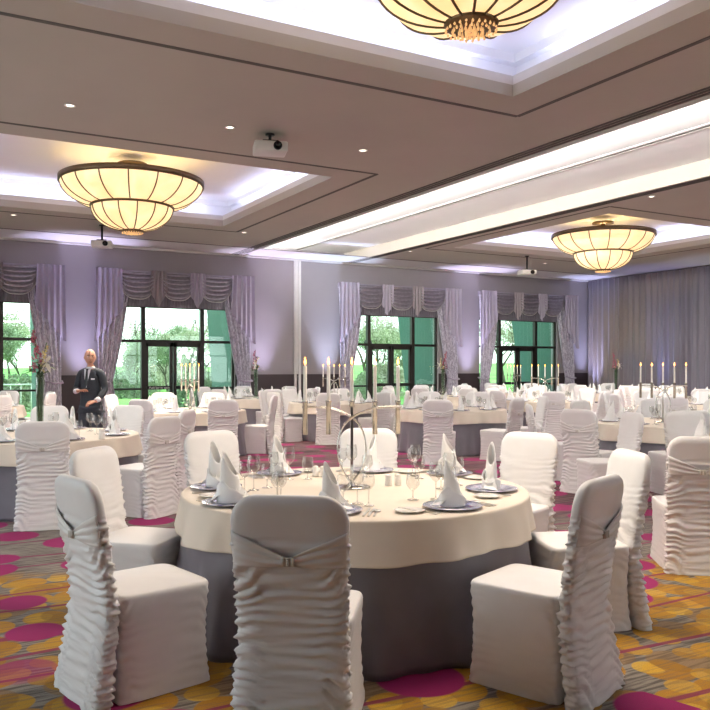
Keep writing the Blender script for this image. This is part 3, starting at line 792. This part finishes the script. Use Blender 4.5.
# ================================================================== TABLES
def cloth_mb(R,top,drop,nf,amp,seed,flare):
    m=MB(); rnd=random.Random(seed); ph=[rnd.uniform(0,TAU) for _ in range(6)]
    def f(u,v):
        a=TAU*u
        if v<.3: q=v/.3; return (R*q*cos(a)*.992,R*q*sin(a)*.992,top)
        if v<.36: q=(v-.3)/.06; rr=R-.008*R+ (R*.008+.004)*sin(q*pi/2); return (rr*cos(a),rr*sin(a),top-.012*(1-cos(q*pi/2)))
        q=(v-.36)/.64
        w=sin(nf*a+ph[0]+.8*sin(3*a+ph[1]))*.6+sin((nf*.61//1)*a+ph[2])*.35+.3*sin((nf*2)*a+ph[3]+sin(5*a))
        d=(amp*q**.8*w+flare*q) if drop<.6 else (amp*w*max(0,q-.18)**1.1+flare*q**1.6-.012)
        rr=R+.004+max(-.0,d)
        return (rr*cos(a),rr*sin(a),top-.012-(drop-.012)*q+.010*sin(5*a+ph[4])*q*(1 if drop<.6 else 0))
    m.grid(f,220,34,closeu=True)
    nv,nu=34,220; n=len(m.v); m.v+=[Vector((p.x*.996,p.y*.996,max(.0005,p.z-(.0015 if p.z>top-.013 else 0)))) for p in m.v]; ff=[tuple(n+i for i in q[::-1]) for q in m.f]; m.f+=ff; m.sm+=[True]*len(ff)
    b0=(nv-1)*nu
    for i in range(nu): m.f.append((b0+i,b0+(i+1)%nu,n+b0+(i+1)%nu,n+b0+i)); m.sm.append(True)
    return m
def table_proto():
    r=empty('round_table'); b=MB(); b.lathe([(.0001,.705),(.985,.705),(.995,.715),(.995,.735),(.985,.74),(.0001,.74)],64,cap=False); b.build('tabletop',M['wood'],r)
    for k in range(4):
        a=pi/4+k*pi/2; b=MB(); b.tube([(.62*cos(a),.62*sin(a),.705),(.66*cos(a),.66*sin(a),.0)],.014,8); b.build('leg',M['steel'],r)
    r['category']='table'; return Proto(r)
TB=table_proto()
SK=Proto(tag(cloth_mb(1.0,.744,.742,13,.062,3,.060).build('floor_length_tablecloth',M['skirt']),None,'tablecloth'))
OV=[Proto(tag(cloth_mb(1.008,.749,.21,13,.028,8,.035).build('overlay_tablecloth',M['cloth']),None,'tablecloth'))]
TOP=.751
# --- tableware prototypes
def wineglass(kind):
    H,foot,bowl={'tall wine glass':(.215,.034,.040),'small wine glass':(.185,.031,.034),'water goblet':(.150,.033,.038)}[kind]
    r=empty('wine_glass' if 'wine' in kind else 'water_goblet'); sh=H*.45 if 'wine' in kind else .05
    b=MB(); b.lathe([(.0001,.001),(foot,.0015),(foot*.97,.004),(.006,.009),(.004,.02)],20,cap=False); b.build('foot',M['glass'],r)
    b=MB(); b.lathe([(.004,.018),(.0035,sh*.6),(.005,sh)],10,cap=False); b.build('stem',M['glass'],r)
    b=MB(); b.lathe([(.004,sh)]+[(bowl*sin(pi/2*min(1,t/.45))**.8 if t<.45 else bowl*(1-.22*((t-.45)/.55)**2), sh+(H-sh)*t) for t in [.03,.08,.16,.26,.36,.45,.6,.75,.9,1.0]],20,cap=False); b.build('bowl',M['glass'],r)
    r['category']='glass'; return Proto(r)
GL={k:wineglass(k) for k in('tall wine glass','small wine glass','water goblet')}
b=MB()
b.lathe([(.0001,.003),(.10,.003),(.115,.008),(.155,.012),(.160,.014),(.157,.0165),(.115,.0125),(.10,.0075),(.0001,.0075)],40,cap=False)
CG=Proto(tag(b.build('charger_plate',M['charger']),None,'plate'))
b=MB(); b.lathe([(.0001,.001),(.045,.001),(.075,.010),(.078,.012),(.074,.012),(.045,.004),(.0001,.004)],32,cap=False)
SP=Proto(tag(b.build('side_plate',M['ceramic']),None,'plate'))
def flat(outl,z0,z1,bend=None):
    m=MB(); n=len(outl); vs=[(x,y,z0+(bend(y) if bend else 0)) for x,y in outl]+[(x,y,z1+(bend(y) if bend else 0)) for x,y in outl]
    m.add(vs,[list(range(n))[::-1],[n+i for i in range(n)]]+[(i,(i+1)%n,n+(i+1)%n,n+i) for i in range(n)]); return m
def knife():
    o=[(-.006,-.11),(.006,-.11),(.007,-.02),(.0045,0),(.010,.02),(.010,.09),(.004,.115),(-.002,.10),(-.004,0),(-.007,-.02)]
    return Proto(tag(flat(o,.0,.004).build('table_knife',M['cutlery']),None,'knife'))
def fork():
    m=MB(); o=[(-.006,-.10),(.006,-.10),(.0035,0),(.011,.035),(.011,.055),(-.011,.055),(-.011,.035),(-.0035,0)]
    f=flat(o,0,.003); m.add(f.v,f.f)
    for k in range(4):
        x=-.0095+k*.0063; m.box((x,.077,.0015),(.0032,.046,.003))
    return Proto(tag(m.build('table_fork',M['cutlery']),None,'fork'))
def spoon():
    m=MB(); f=flat([(-.006,-.10),(.006,-.10),(.0035,.02),(-.0035,.02)],0,.003); m.add(f.v,f.f); m.ell((0,.05,.004),(.02,.032,.004),nu=14,nv=6)
    return Proto(tag(m.build('dessert_spoon',M['cutlery']),None,'spoon'))
KN,FK,SN=knife(),fork(),spoon()
def napkin():
    r=empty('folded_napkin'); 
    m=MB()
    def f(u,v):
        a=-pi*1.25+u*pi*2.45; hgt=.14+.125*(.5+.5*cos(a+.25))**1.2
        rr=(.044+.006*u)*(1-.18*v+.10*sin(pi*v))*(1+.08*sin(2*a)); 
        return (rr*cos(a)*(1.10-.10*v*v)+.006*v, rr*sin(a)*.72*(1-.2*v*v), .002+hgt*v)
    m.grid(f,40,12); o=m.build('upright_fold',M['napkin'],r); s=o.modifiers.new('s','SOLIDIFY'); s.thickness=.003
    m=MB()
    def f2(u,v):
        a=TAU*u; h=.045+.045*max(0,sin(a*1.0+.6))+.02*max(0,sin(a*2))
        rr=.064*(1-.22*v)+.016*v*abs(sin(a*1.0-.9))*1.3
        return (rr*cos(a)*1.15,rr*sin(a)*.85,.001+h*v)
    m.grid(f2,40,8,closeu=True); o=m.build('cuff',M['napkin'],r); s=o.modifiers.new('s','SOLIDIFY'); s.thickness=.003
    for s_ in(-1,1):
        m=MB(); vs=[(s_*.035,-.01,.002),(s_*.115,-.035,.006),(s_*.095,.035,.014),(s_*.035,.03,.05),(s_*.028,0,.11)]
        n=len(vs); vs2=[(x*.96,y+.006,z+.003) for x,y,z in vs]
        m.add(vs+vs2,[list(range(n)),[n+i for i in range(n)][::-1]]+[(i,(i+1)%n,n+(i+1)%n,n+i) for i in range(n)])
        m.build('side_wing',M['napkin'],r)
    r['category']='napkin'; return Proto(r)
NP=napkin()
def shaker():
    r=empty('condiment_shaker'); b=MB(); b.lathe([(.0001,0),(.021,0),(.022,.004),(.020,.055),(.0001,.056)],20,cap=False); b.build('body',M['ceramic'],r)
    b=MB(); b.lathe([(.0205,.055),(.019,.066),(.010,.073),(.0001,.074)],20,cap=False); b.build('cap',M['ceramic'],r); r['category']='shaker'; return Proto(r)
SH=shaker()
def candelabra():
    r=empty('candelabra'); b=MB(); b.lathe([(.0001,0),(.115,0),(.118,.006),(.10,.012),(.03,.018),(.02,.03),(.0001,.032)],40,cap=False); b.build('base',M['silver'],r)
    b=MB(); b.box((0,0,.27),(.016,.016,.50)); b.build('stem',M['silver'],r)
    raw=[(-.31,.50),(-.22,.50),(-.13,.492),(-.06,.468),(0,.435),(.052,.385),(.082,.31),(.09,.235),(.078,.16),(.045,.085),(0,.03)]
    def smooth(p):
        out=[]
        for i in range(len(p)-1):
            p0=p[max(0,i-1)];p1=p[i];p2=p[i+1];p3=p[min(len(p)-1,i+2)]
            for t in (0,.25,.5,.75):
                out.append(tuple(.5*((2*p1[k])+(-p0[k]+p2[k])*t+(2*p0[k]-5*p1[k]+4*p2[k]-p3[k])*t*t+(-p0[k]+3*p1[k]-3*p2[k]+p3[k])*t**3) for k in(0,1)))
        return out+[p[-1]]
    cv=smooth(raw)
    for s in(-1,1):
        for off in (.012,.024):
            b=MB(); b.tube([(s*x,s*off,z+(off-.018)*.6) for x,z in cv],.0042,8); b.build('arm',M['silver'],r)
    for k in range(5):
        x=(-.29,-.145,0,.145,.29)[k]
        b=MB(); 
        z0=.33 if k!=2 else .50
        b.lathe([(.0001,z0),(.0155,z0),(.0155,.525),(.019,.53),(.019,.54),(.0001,.54)],16,Matrix.Translation((x,0,0)),cap=False); b.build('candle_cup',M['cup'],r)
        b=MB(); b.lathe([(.0115,.535),(.0105,.75),(.008,.757),(.0001,.758)],14,Matrix.Translation((x,0,0)),cap=False); c=b.build('candle',M['candle'],r)
        b=MB(); b.lathe([(.0012,.756),(.0012,.768)],5,Matrix.Translation((x,0,0))); b.build('wick',M['wick'],c)
        b=MB(); b.lathe([(.0001,.762),(.0062,.772),(.0068,.780),(.0035,.795),(.0001,.812)],10,Matrix.Translation((x,0,0)),cap=False); b.build('flame',M['flame'],c)
    r['category']='candelabra'; return Proto(r)
CA=candelabra()
def leaf(mb,p,d,L,w,droop=.3):
    d=Vector(d).normalized(); sd=d.cross(Vector((0,0,1)))
    if sd.length<.1: sd=Vector((1,0,0))
    sd.normalize(); vs=[];n=8
    for i in range(n+1):
        t=i/n; c=Vector(p)+d*L*t-Vector((0,0,droop*L*t*t)); ww=w*sin(pi*min(.98,t*.95+.04))**.8
        vs+=[c-sd*ww,c+Vector((0,0,-.15*ww)),c+sd*ww]
    fs=[]
    for i in range(n): fs+=[(3*i,3*i+1,3*i+4,3*i+3),(3*i+1,3*i+2,3*i+5,3*i+4)]
    mb.add(vs,fs,None,True)
def flowers(seed=1):
    rnd=random.Random(seed); r=empty('flower_arrangement')
    b=MB(); b.lathe([(.0001,.001),(.07,.001),(.07,.012),(.03,.03),(.034,.06),(.045,.62),(.050,.66),(.047,.66),(.041,.60),(.03,.07),(.0001,.05)],24,cap=False); b.build('vase',M['vase'],r)
    for k in range(7):
        a=TAU*k/7; b=MB(); b.tube([(.018*cos(a),.018*sin(a),.06),(.026*cos(a+1),.026*sin(a+1),.4),(.03*cos(a+1.5),.03*sin(a+1.5),.7)],.007,6); b.build('stem',M['stem'],r)
    for k in range(11):
        a=TAU*k/11+rnd.uniform(-.3,.3); b=MB(); leaf(b,(0.02*cos(a),.02*sin(a),.68+rnd.uniform(-.02,.1)),(cos(a),sin(a),rnd.uniform(.0,.8)),rnd.uniform(.16,.27),.035,.35); b.build('leaf',M['leafdark'] if k%2 else M['leaf'],r)
    # orchid spike
    for sx,n,hh_,m in ((-.06,22,.52,'pink'),(.05,9,.36,'yellowfl')):
        b=MB(); b.tube([(0,0,.66),(sx*.7,0,.66+hh_*.5),(sx*1.3,.02,.66+hh_)],.005,6); b.build('stem',M['stem'],r)
        b=MB()
        for k in range(n):
            t=k/n; c=Vector((sx*(.6+.7*t)+rnd.gauss(0,.03*(1.2-t)),rnd.gauss(0,.03),.72+(hh_-.08)*t))
            for q in range(5):
                a=TAU*q/5+rnd.random(); dd=Vector((cos(a),-.4,sin(a))); leaf(b,c,dd,.036*(1.15-.4*t),.014,.1)
            b.ell(c,(.008,.008,.008),nu=6,nv=4)
        b.build('blossom_spike',M[m],r)
    b=MB()
    for q in range(6):
        a=TAU*q/6; leaf(b,(.09,-.05,.80),(cos(a),-.3,sin(a)),.11,.028,.2)
    b.build('lily',M['lily'],r)
    r['category']='flowers'; return Proto(r)
FL=flowers()
# ------------------------------------------------------------------ laying out
def dirword(cx,cy,x,y):
    a,b_=camframe(cx,cy); c,d=camframe(x,y); an=math.degrees(atan2(c-a,d-b_))%360
    return ['far','far-right','right','near-right','near','near-left','left','far-left'][int(((an+22.5)%360)//45)]
used=set()
def uniq(s,alts=()):
    if s not in used: used.add(s); return s
    for a in alts:
        t=s+' '+a
        if t not in used: used.add(t); return t
    return s
def put_table(x,y,R,desc):
    TB.put((x,y,0),.3,'round table hidden under its cloths, the '+desc,'round banquet tables',scale=(R,R,1))
    SK.put((x,y,0),x*3,'grey floor-length cloth of the '+desc,'grey floor-length tablecloths',scale=(R,R,1))
    OV[0].put((x,y,0),y*2,'ivory overlay cloth on the '+desc,'ivory overlay tablecloths',scale=(R,R,1))
FIRST={}
def put_chair(px,Y,th,tx_,ty_,desc,state=''):
    """px, Y: centre of the backrest in the picture; th: way it faces, clockwise from the view direction"""
    x,y=P(px,Y); return chair_at(x,y,th,tx_,ty_,desc,state)
def chair_at(x,y,th,tx_,ty_,desc,state=''):
    a=RZ(th); f=Vector((-sin(a),cos(a))); cx,cy=x+f.x*.27,y+f.y*.27
    dw=dirword(tx_,ty_,cx,cy)
    lab=state or 'white covered chair, %s side of %s'%(dw,desc)
    if lab in FIRST: FIRST[lab]['label']=lab+', nearer of two'; o=CH.put((cx,cy,0),a,lab+', farther of two','white covered banquet chairs')
    else: o=FIRST[lab]=CH.put((cx,cy,0),a,lab,'white covered banquet chairs')
    used.add(lab); CHLOG.append((cx,cy,a)); return cx,cy
CHLOG=[]
def setting(tx_,ty_,x,y,desc,full=True,rot=None,seed=0):
    """x,y plate centre"""
    rnd=random.Random(seed); d=Vector((x-tx_,y-ty_)).normalized(); rgt=Vector((-d.y,d.x))*-1   # right hand of the sitter, who looks to the centre
    rgt=Vector((-d.y,d.x)); a=atan2(-d.y,-d.x)-pi/2; dw=dirword(tx_,ty_,x,y)
    def at(r_,f_): return (x+rgt.x*r_-d.x*f_, y+rgt.y*r_-d.y*f_)
    rgt=-Vector((d.y,-d.x))
    D=dw+' place, '+desc
    q=at(0,0); CG.put((q[0],q[1],TOP),rnd.uniform(0,6),uniq('silvery blue charger plate, '+D,('beside another',)),'charger plates')
    NP.put((q[0],q[1],TOP+.009),(rot if rot is not None else rnd.uniform(0,TAU)),uniq('white folded napkin standing, '+D,('beside another',)),'folded napkins',scale=rnd.uniform(.92,1.06))
    if full:
        for nm,(a1,b1) in (('tall wine glass',(.10,.25)),('small wine glass',(.175,.20)),('water goblet',(.0,.31))):
            q=at(a1+rnd.uniform(-.01,.01),b1+rnd.uniform(-.01,.01)); GL[nm].put((q[0],q[1],TOP),0,uniq('clear '+nm+', '+D,('beside another',)),'stemmed glasses')
        q=at(-.27,.04); SP.put((q[0],q[1],TOP),0,uniq('white side plate, '+D,('beside another',)),'side plates')
        for k,(pr,nm,aa) in enumerate(((FK,'outer fork',-.205),(FK,'inner fork',-.178),(KN,'inner knife',.180),(KN,'outer knife',.205),(SN,'soup spoon',.232))):
            q=at(aa,.0); pr.put((q[0],q[1],TOP),a,uniq('%s, %s'%(nm,D),('beside another',)),'cutlery on the tables')
        q=at(-.27,.04); KN.put((q[0],q[1],TOP+.012),a+.1,uniq('butter knife on side plate, '+D,('beside another',)),'cutlery on the tables',scale=.75)
    else:
        for k,(a1,b1) in enumerate(((.10,.24),(.18,.19))):
            q=at(a1,b1); GL[('tall wine glass','small wine glass')[k]].put((q[0],q[1],TOP),0,uniq('clear %s, %s'%(('tall wine glass','small wine glass')[k],D),('beside another',)),'stemmed glasses')
def ring(tx_,ty_,R,desc,n=8,off=0,chairs=True,skip=(),full=False,setts=True,chskip=()):
    for k in range(n):
        an=off+TAU*k/n+1e-3; dx,dy=cos(an),sin(an)
        if setts and k not in skip: setting(tx_,ty_,tx_+dx*(R-.20),ty_+dy*(R-.20),desc,full,None,int(tx_*100+k))
        if chairs and k not in chskip:
            rr=R+.30; cx,cy=tx_+dx*rr,ty_+dy*rr; a=atan2(-dy,-dx)-pi/2+random.uniform(-.12,.12)
            dw=dirword(tx_,ty_,cx,cy)
            CH.put((cx,cy,0),a,uniq('white covered chair, %s side of %s'%(dw,desc),('partly hidden','set close by')),'white covered banquet chairs'); CHLOG.append((cx,cy,a))
def near_ok(x,y): return True
# ---- front table
T1=PX(0.0,4.93); D1='front table'; R1=1.045
put_table(*T1,R1,D1)
def cc(X,Y,th,lab):
    x,y=PX(X,Y); CH.put((x,y,0),RZ(th),lab,'white covered banquet chairs'); CHLOG.append((x,y,RZ(th)))
cc(-.22,3.42,7,'white ruched chair with its back to camera, centre foreground')
cc(-1.03,3.82,49,'white covered chair seen side-on at the lower left foreground')
cc(-1.32,4.84,106,'white covered chair behind the lower left one, pulled back from front table')
cc(-.93,6.0,140,'white covered chair facing camera at the far-left of the front table')
cc(.10,6.20,182,'white covered chair facing camera behind the front candelabra')
cc(1.14,5.85,220,'white covered chair facing camera at the far-right of the front table')
cc(1.34,4.72,262,'white covered chair half hidden behind the right foreground chair')
cc(.88,3.82,-50,'white covered chair with gathered sash at the right foreground')
for i,(X,Y,rot) in enumerate(((-.86,4.93,1.9),(-.68,4.36,2.6),(-.53,5.55,2.0),(-.12,4.12,2.4),(.12,5.72,.5),(.66,5.55,2.5),(.52,4.24,2.9),(.83,4.84,.9))):
    x,y=PX(X,Y); setting(*T1,x,y,D1,True,rot,i+1)
x,y=PX(-.02,4.95); CA.put((x,y,TOP),RZ(0)+.08,'silver five-candle candelabra on the front table','candelabras on the tables')
for (X,Y,t) in ((-.27,5.45,'left of front candelabra, left one'),(-.22,5.43,'left of front candelabra, right one'),(.21,5.02,'right of front candelabra, left one'),(.27,5.04,'right of front candelabra, right one')):
    x,y=PX(X,Y); SH.put((x,y,TOP),0,'white salt or pepper shaker, '+t,'white table shakers')
# ---- left table with vase
T2=P(40,8.8); D2='left orchid table'; put_table(*T2,R1,D2)
for a in ((43,7.36,-15),(49,10.25,172),(162,8.05,-62),(184,9.3,-80),(127,10.35,198)): put_chair(*a,*T2,D2)
ring(*T2,R1,D2,8,.2,False)
x,y=P(102,8.25); SH.put((x,y,TOP),0,'squat cream shaker at the near-right rim of the left orchid table','white table shakers',scale=1.5)
FL.put((T2[0],T2[1],TOP),RZ(0),'tall vase of pink orchids and lily on the left table','tall vase arrangements')
# ---- right table
T4=P(675,10.8); D4='right candelabra table'; put_table(*T4,R1,D4)
for a in ((580,9.45,44),(532,10.75,96),(582,12.1,140),(690,9.2,-12),(720,12.3,195),(655,12.6,168)): put_chair(*a,*T4,D4)
x,y=P(629,8.75); chair_at(x,y,-98,*T4,D4,'white covered chair side-on before the right-hand candelabra table')
ring(*T4,R1,D4,8,.1,False)
CA.put((*P(663,10.7),TOP),RZ(32),'silver five-candle candelabra on the right-hand table','candelabras on the tables')
# ---- table at right edge
T5=PX(4.05,7.35); D5='right edge table'; put_table(*T5,R1,D5)
x,y=P(700,5.78); chair_at(x,y,8,*T5,D5,'white chair with brooched sash, back to camera, at right picture edge')
x,y=P(686,8.95); chair_at(x,y,180,*T5,D5,'white covered chair facing camera behind the right-edge sashed chair')
ring(*T5,R1,D5,8,.2,False)
# ---- middle table
RB=.95
T3=P(452,14.3); D3='centre table before third window'; put_table(*T3,RB,D3)
for a in ((438,12.25,12),(515,12.75,-52),(541,13.5,-95),(395,15.0,100),(430,16.1,170),(478,16.1,190)): put_chair(*a,*T3,D3)
ring(*T3,RB,D3,8,.35,False)
# ---- second-window table
T7=P(190,13.8); D7='second window candelabra table'; put_table(*T7,RB,D7)
for a in ((142,12.3,28),(223,12.3,-15),(113,14.4,98),(163,15.6,172),(213,15.6,190),(272,13.95,-86)): put_chair(*a,*T7,D7)
ring(*T7,RB,D7,8,.15,False)
CA.put((*T7,TOP),RZ(48),'silver candelabra on the table before the second window','candelabras on the tables')
# ---- other far tables
FAR=[(P(-30,15.2),'leftmost window table',0,()),
     (P(256,19.4),'back vase table left of centre',1,()),
     (P(334,16.9),'candelabra table by dark dado',2,()),
     (P(443,20.6),'third window vase table',1,()),
     (P(545,17.8),'rightmost window candelabra table',2,()),
     (P(514,23.4),'back corner candelabra table',2,()),
     (P(616,23.0),'vase table by wall drape',1,()),
     (P(690,15.2),'far right plain table',0,()),
     (P(688,19.6),'farthest table by wall drape',0,())]
allT=[T1,T2,T4,T5,T3,T7]+[f[0] for f in FAR]
for i,(t,d,k,sk) in enumerate(FAR):
    put_table(*t,RB,d)
    bad=[]; off=.25+i*.37
    for q in range(8):
        an=off+TAU*q/8+1e-3; cx,cy=t[0]+cos(an)*(RB+.3),t[1]+sin(an)*(RB+.3)
        if cy>W-.55 or cx>XR-.6 or any(sqrt((cx-a)**2+(cy-b_)**2)<RB+.42 for (a,b_) in allT if (a,b_)!=t) or any(sqrt((cx-a)**2+(cy-b_)**2)<.62 for a,b_,_ in CHLOG): bad.append(q)
    ring(*t,RB,d,8,off,True,chskip=bad)
    if k==1: FL.put((*t,TOP),RZ(i*60),'tall vase of flowers on the '+d,'tall vase arrangements')
    if k==2: CA.put((*t,TOP),RZ((-20,0,35,0,12,60,0)[i]),'silver candelabra on the '+d,'candelabras on the tables')
# ================================================================== MAN
def skin_obj(name,m,parent,verts,edges,radii,sub=2,root=0):
    me=bpy.data.meshes.new(name); me.from_pydata(verts,edges,[]); o=bpy.data.objects.new(name,me); COL.objects.link(o)
    s=o.modifiers.new('skin','SKIN'); 
    for i,r_ in enumerate(radii):
        v=me.skin_vertices[0].data[i]; v.radius=r_ if isinstance(r_,tuple) else (r_,r_)
        v.use_root=(i==root)
    o.modifiers.new('sub','SUBSURF').levels=sub; o.modifiers['sub'].render_levels=sub
    dg=bpy.context.evaluated_depsgraph_get(); dg.update()
    m2=bpy.data.meshes.new_from_object(o.evaluated_get(dg)); o.modifiers.clear(); o.data=m2
    m2.polygons.foreach_set('use_smooth',[True]*len(m2.polygons)); m2.materials.clear(); m2.materials.append(m)
    o.parent=parent; return o
mx,my=P(91,12.7)
man=empty('person',(mx,my,0),RZ(186),'bald man in dark grey suit standing by the second window curtain','person')
# local: faces +Y, his left is -X ... his right arm (+X) gestures
bv=[(0,0,.95),(0,.0,1.10),(0,.01,1.30),(0,0,1.44),(0,.005,1.50),(0,.02,1.56),
    (-.10,0,.90),(-.11,.01,.50),(-.11,-.02,.08),(-.12,.13,.04),
    (.10,0,.90),(.11,.01,.50),(.11,-.02,.08),(.12,.13,.04),
    (-.15,0,1.39),(-.235,-.01,1.15),(-.20,.18,.98),(-.17,.24,.96),
    (.15,0,1.39),(.245,-.01,1.15),(.14,.22,1.12),(.07,.28,1.13)]
be=[(0,1),(1,2),(2,3),(3,4),(4,5),(0,6),(6,7),(7,8),(8,9),(0,10),(10,11),(11,12),(12,13),(3,14),(14,15),(15,16),(16,17),(3,18),(18,19),(19,20),(20,21)]
br=[(.13,.09),(.12,.09),(.14,.10),(.06,.06),.052,.06,.085,.058,.042,.045,.085,.058,.042,.045,.045,.038,.030,.028,.045,.038,.030,.028]
body=skin_obj('body',M['skin'],man,bv,be,br)
# head joined into the body mesh as one figure
hb=MB()
def headf(u,v):
    a=TAU*u; t=pi*v; z=-cos(t); rr=sin(t)
    x=.078*rr*cos(a); y=.098*rr*sin(a); zz=.118*z
    if z<0: x*=1-.22*(-z)**1.5; y=y*(1-.12*(-z))+.012*(-z)
    if sin(a)>.6 and rr>.5:
        f=(sin(a)-.6)/.4
        y+=.022*f**3*exp(-((z+.12)/.16)**2)*(1.6 if abs(cos(a))<.25 else .3)      # nose
        y-=.010*f*exp(-((z-.12)/.10)**2)*(1 if .2<abs(cos(a))<.6 else 0)            # eye sockets
        y+=.006*f*exp(-((z+.48)/.07)**2)                                            # lips
        y+=.006*f*exp(-((z+.85)/.15)**2)
    return (x,y,zz)
HM=Matrix.Translation((0,.035,1.655))@Matrix.Scale(1.1,4)@Matrix.Rotation(radians(28),4,'Z')@Matrix.Rotation(radians(-4),4,'X')
hb.grid(headf,48,32,HM,closeu=True)
for s in(-1,1): hb.ell((s*.077,-.008,-.01),(.008,.018,.028),HM)
# hands with fingers
def hand(mb,wr,fwd,upv,s):
    fwd=Vector(fwd).normalized(); upv=Vector(upv).normalized(); sd=fwd.cross(upv).normalized(); upv=sd.cross(fwd); w0=Vector(wr)
    Mx=Matrix((( *sd,0),(*fwd,0),(*upv,0),(0,0,0,1))).transposed(); Mx=Matrix.Translation(w0)@Mx
    mb.rbox((0,.045,0),(.082,.095,.028),.012,3,Mx)
    for k,(x,L) in enumerate(((-.030,.068),(-.010,.078),(.010,.073),(.030,.056))):
        mb.tube([(x,.085,0),(x*1.15,.085+L*.45,.004),(x*1.2,.085+L*.78,-.008),(x*1.2,.085+L,-.022)],[.0095,.009,.008,.006],8,Mx)
    mb.tube([(-s*.035,.02,0),(-s*.062,.045,.006),(-s*.07,.075,.004),(-s*.066,.095,0)],[.013,.012,.010,.007],8,Mx)
hand(hb,(.07,.275,1.13),(-.9,.35,.05),(0,.1,1),1)
hand(hb,(-.165,.235,.965),(.55,.6,-.35),(0,.3,1),-1)
# merge into the body mesh
bmj=bmesh.new(); bmj.from_mesh(body.data); tmp=hb.mesh('tmp'); bmj.from_mesh(tmp); bmj.to_mesh(body.data); bmj.free()
body.data.polygons.foreach_set('use_smooth',[True]*len(body.data.polygons))
fe=MB()
for s in(-1,1): fe.ell((s*.028,.083,.012),(.011,.006,.006),HM); 
fe.build('eyes',M['shirt'],body)
fe=MB()
for s in(-1,1): fe.ell((s*.028,.089,.012),(.005,.003,.005),HM); fe.tube([(s*.014,.092,.031),(s*.03,.090,.036),(s*.045,.078,.031)],.0035,6,HM)
fe.tube([(-.022,.088,-.062),(0,.094,-.065),(.022,.088,-.062)],.003,6,HM)
fe.build('brows_and_mouth',M['wick'],body)
jv=[(0,0,.93),(0,0,1.10),(0,.01,1.30),(0,-.005,1.435),(-.165,0,1.405),(-.235,-.01,1.15),(-.205,.165,1.0),(.165,0,1.405),(.245,-.01,1.15),(.16,.20,1.115),(0,0,.80)]
je=[(0,1),(1,2),(2,3),(3,4),(4,5),(5,6),(3,7),(7,8),(8,9),(0,10)]
skin_obj('jacket',M['suit'],man,jv,je,[(.185,.125),(.165,.12),(.185,.135),(.085,.085),.068,.056,.048,.068,.056,.048,(.185,.13)])
skin_obj('trousers',M['trouser'],man,[(0,0,.93),(-.10,0,.84),(-.11,.01,.48),(-.11,-.01,.07),(.10,0,.84),(.11,.01,.48),(.11,-.01,.07)],[(0,1),(1,2),(2,3),(0,4),(4,5),(5,6)],[(.15,.11),.115,.085,.075,.115,.085,.075])
b=MB(); b.add([(-.055,.128,1.47),(.055,.128,1.47),(.035,.165,1.33),(0,.172,1.17),(-.035,.165,1.33)],[(0,1,2,3,4)]); b.tube([(.055*cos(a),.015+.055*sin(a),1.485) for a in [TAU*i/16 for i in range(16)]],.02,8,closed=True); b.build('shirt',M['shirt'],man)
b=MB(); b.add([(-.018,.137,1.47),(.018,.137,1.47),(.012,.150,1.44),(.026,.180,1.24),(0,.184,1.19),(-.026,.180,1.24),(-.012,.150,1.44)],[(0,1,2,3,4,5,6)]); o=b.build('tie',M['tie'],man); s_=o.modifiers.new('s','SOLIDIFY'); s_.thickness=.006
b=MB(); b.box((-.10,.156,1.31),(.06,.006,.022)); b.build('name_badge',M['shirt'],man)
for s,wp,wq in((1,(.165,.195,1.117),(.105,.252,1.127)),(-1,(-.206,.165,.995),(-.180,.225,.972))):
    b=MB(); b.tube([wp,wq],[.042,.038],12); b.build('shirt_cuff',M['shirt'],man)
for s in(-1,1):
    b=MB(); b.rbox((s*.115,.05,.045),(.10,.29,.09),.03,3); b.build('shoe',M['black'],man)
x_=Vector((mx,my,0)); 
tb_=MB(); tb_.rbox((0,0,0),(.15,.10,.010),.004,2)
Mr=Matrix.Translation((mx,my,0))@Matrix.Rotation(RZ(186),4,'Z')
pt=Mr@Vector((-.04,.34,1.166)); o=tb_.build('tablet',M['screen'],None,loc=tuple(pt),rz=RZ(186)); tag(o,'small dark tablet held on the suited man\'s open palm','tablet')
# ================================================================== CAMERA / RENDER SETTINGS
cam=bpy.data.cameras.new('camera'); co=bpy.data.objects.new('camera',cam); COL.objects.link(co)
co.location=(0,0,EYE); co.rotation_euler=(pi/2,0,-YAW); cam.sensor_width=36; cam.lens=F/710*36; cam.shift_y=(HOR-355)/710; cam.clip_end=400; cam.clip_start=.05
scn.camera=co
scn.view_settings.view_transform='Standard'; scn.view_settings.look='None'; scn.view_settings.gamma=1; scn.view_settings.exposure=.92
scn.cycles.max_bounces=8
scn.cycles.transparent_max_bounces=24
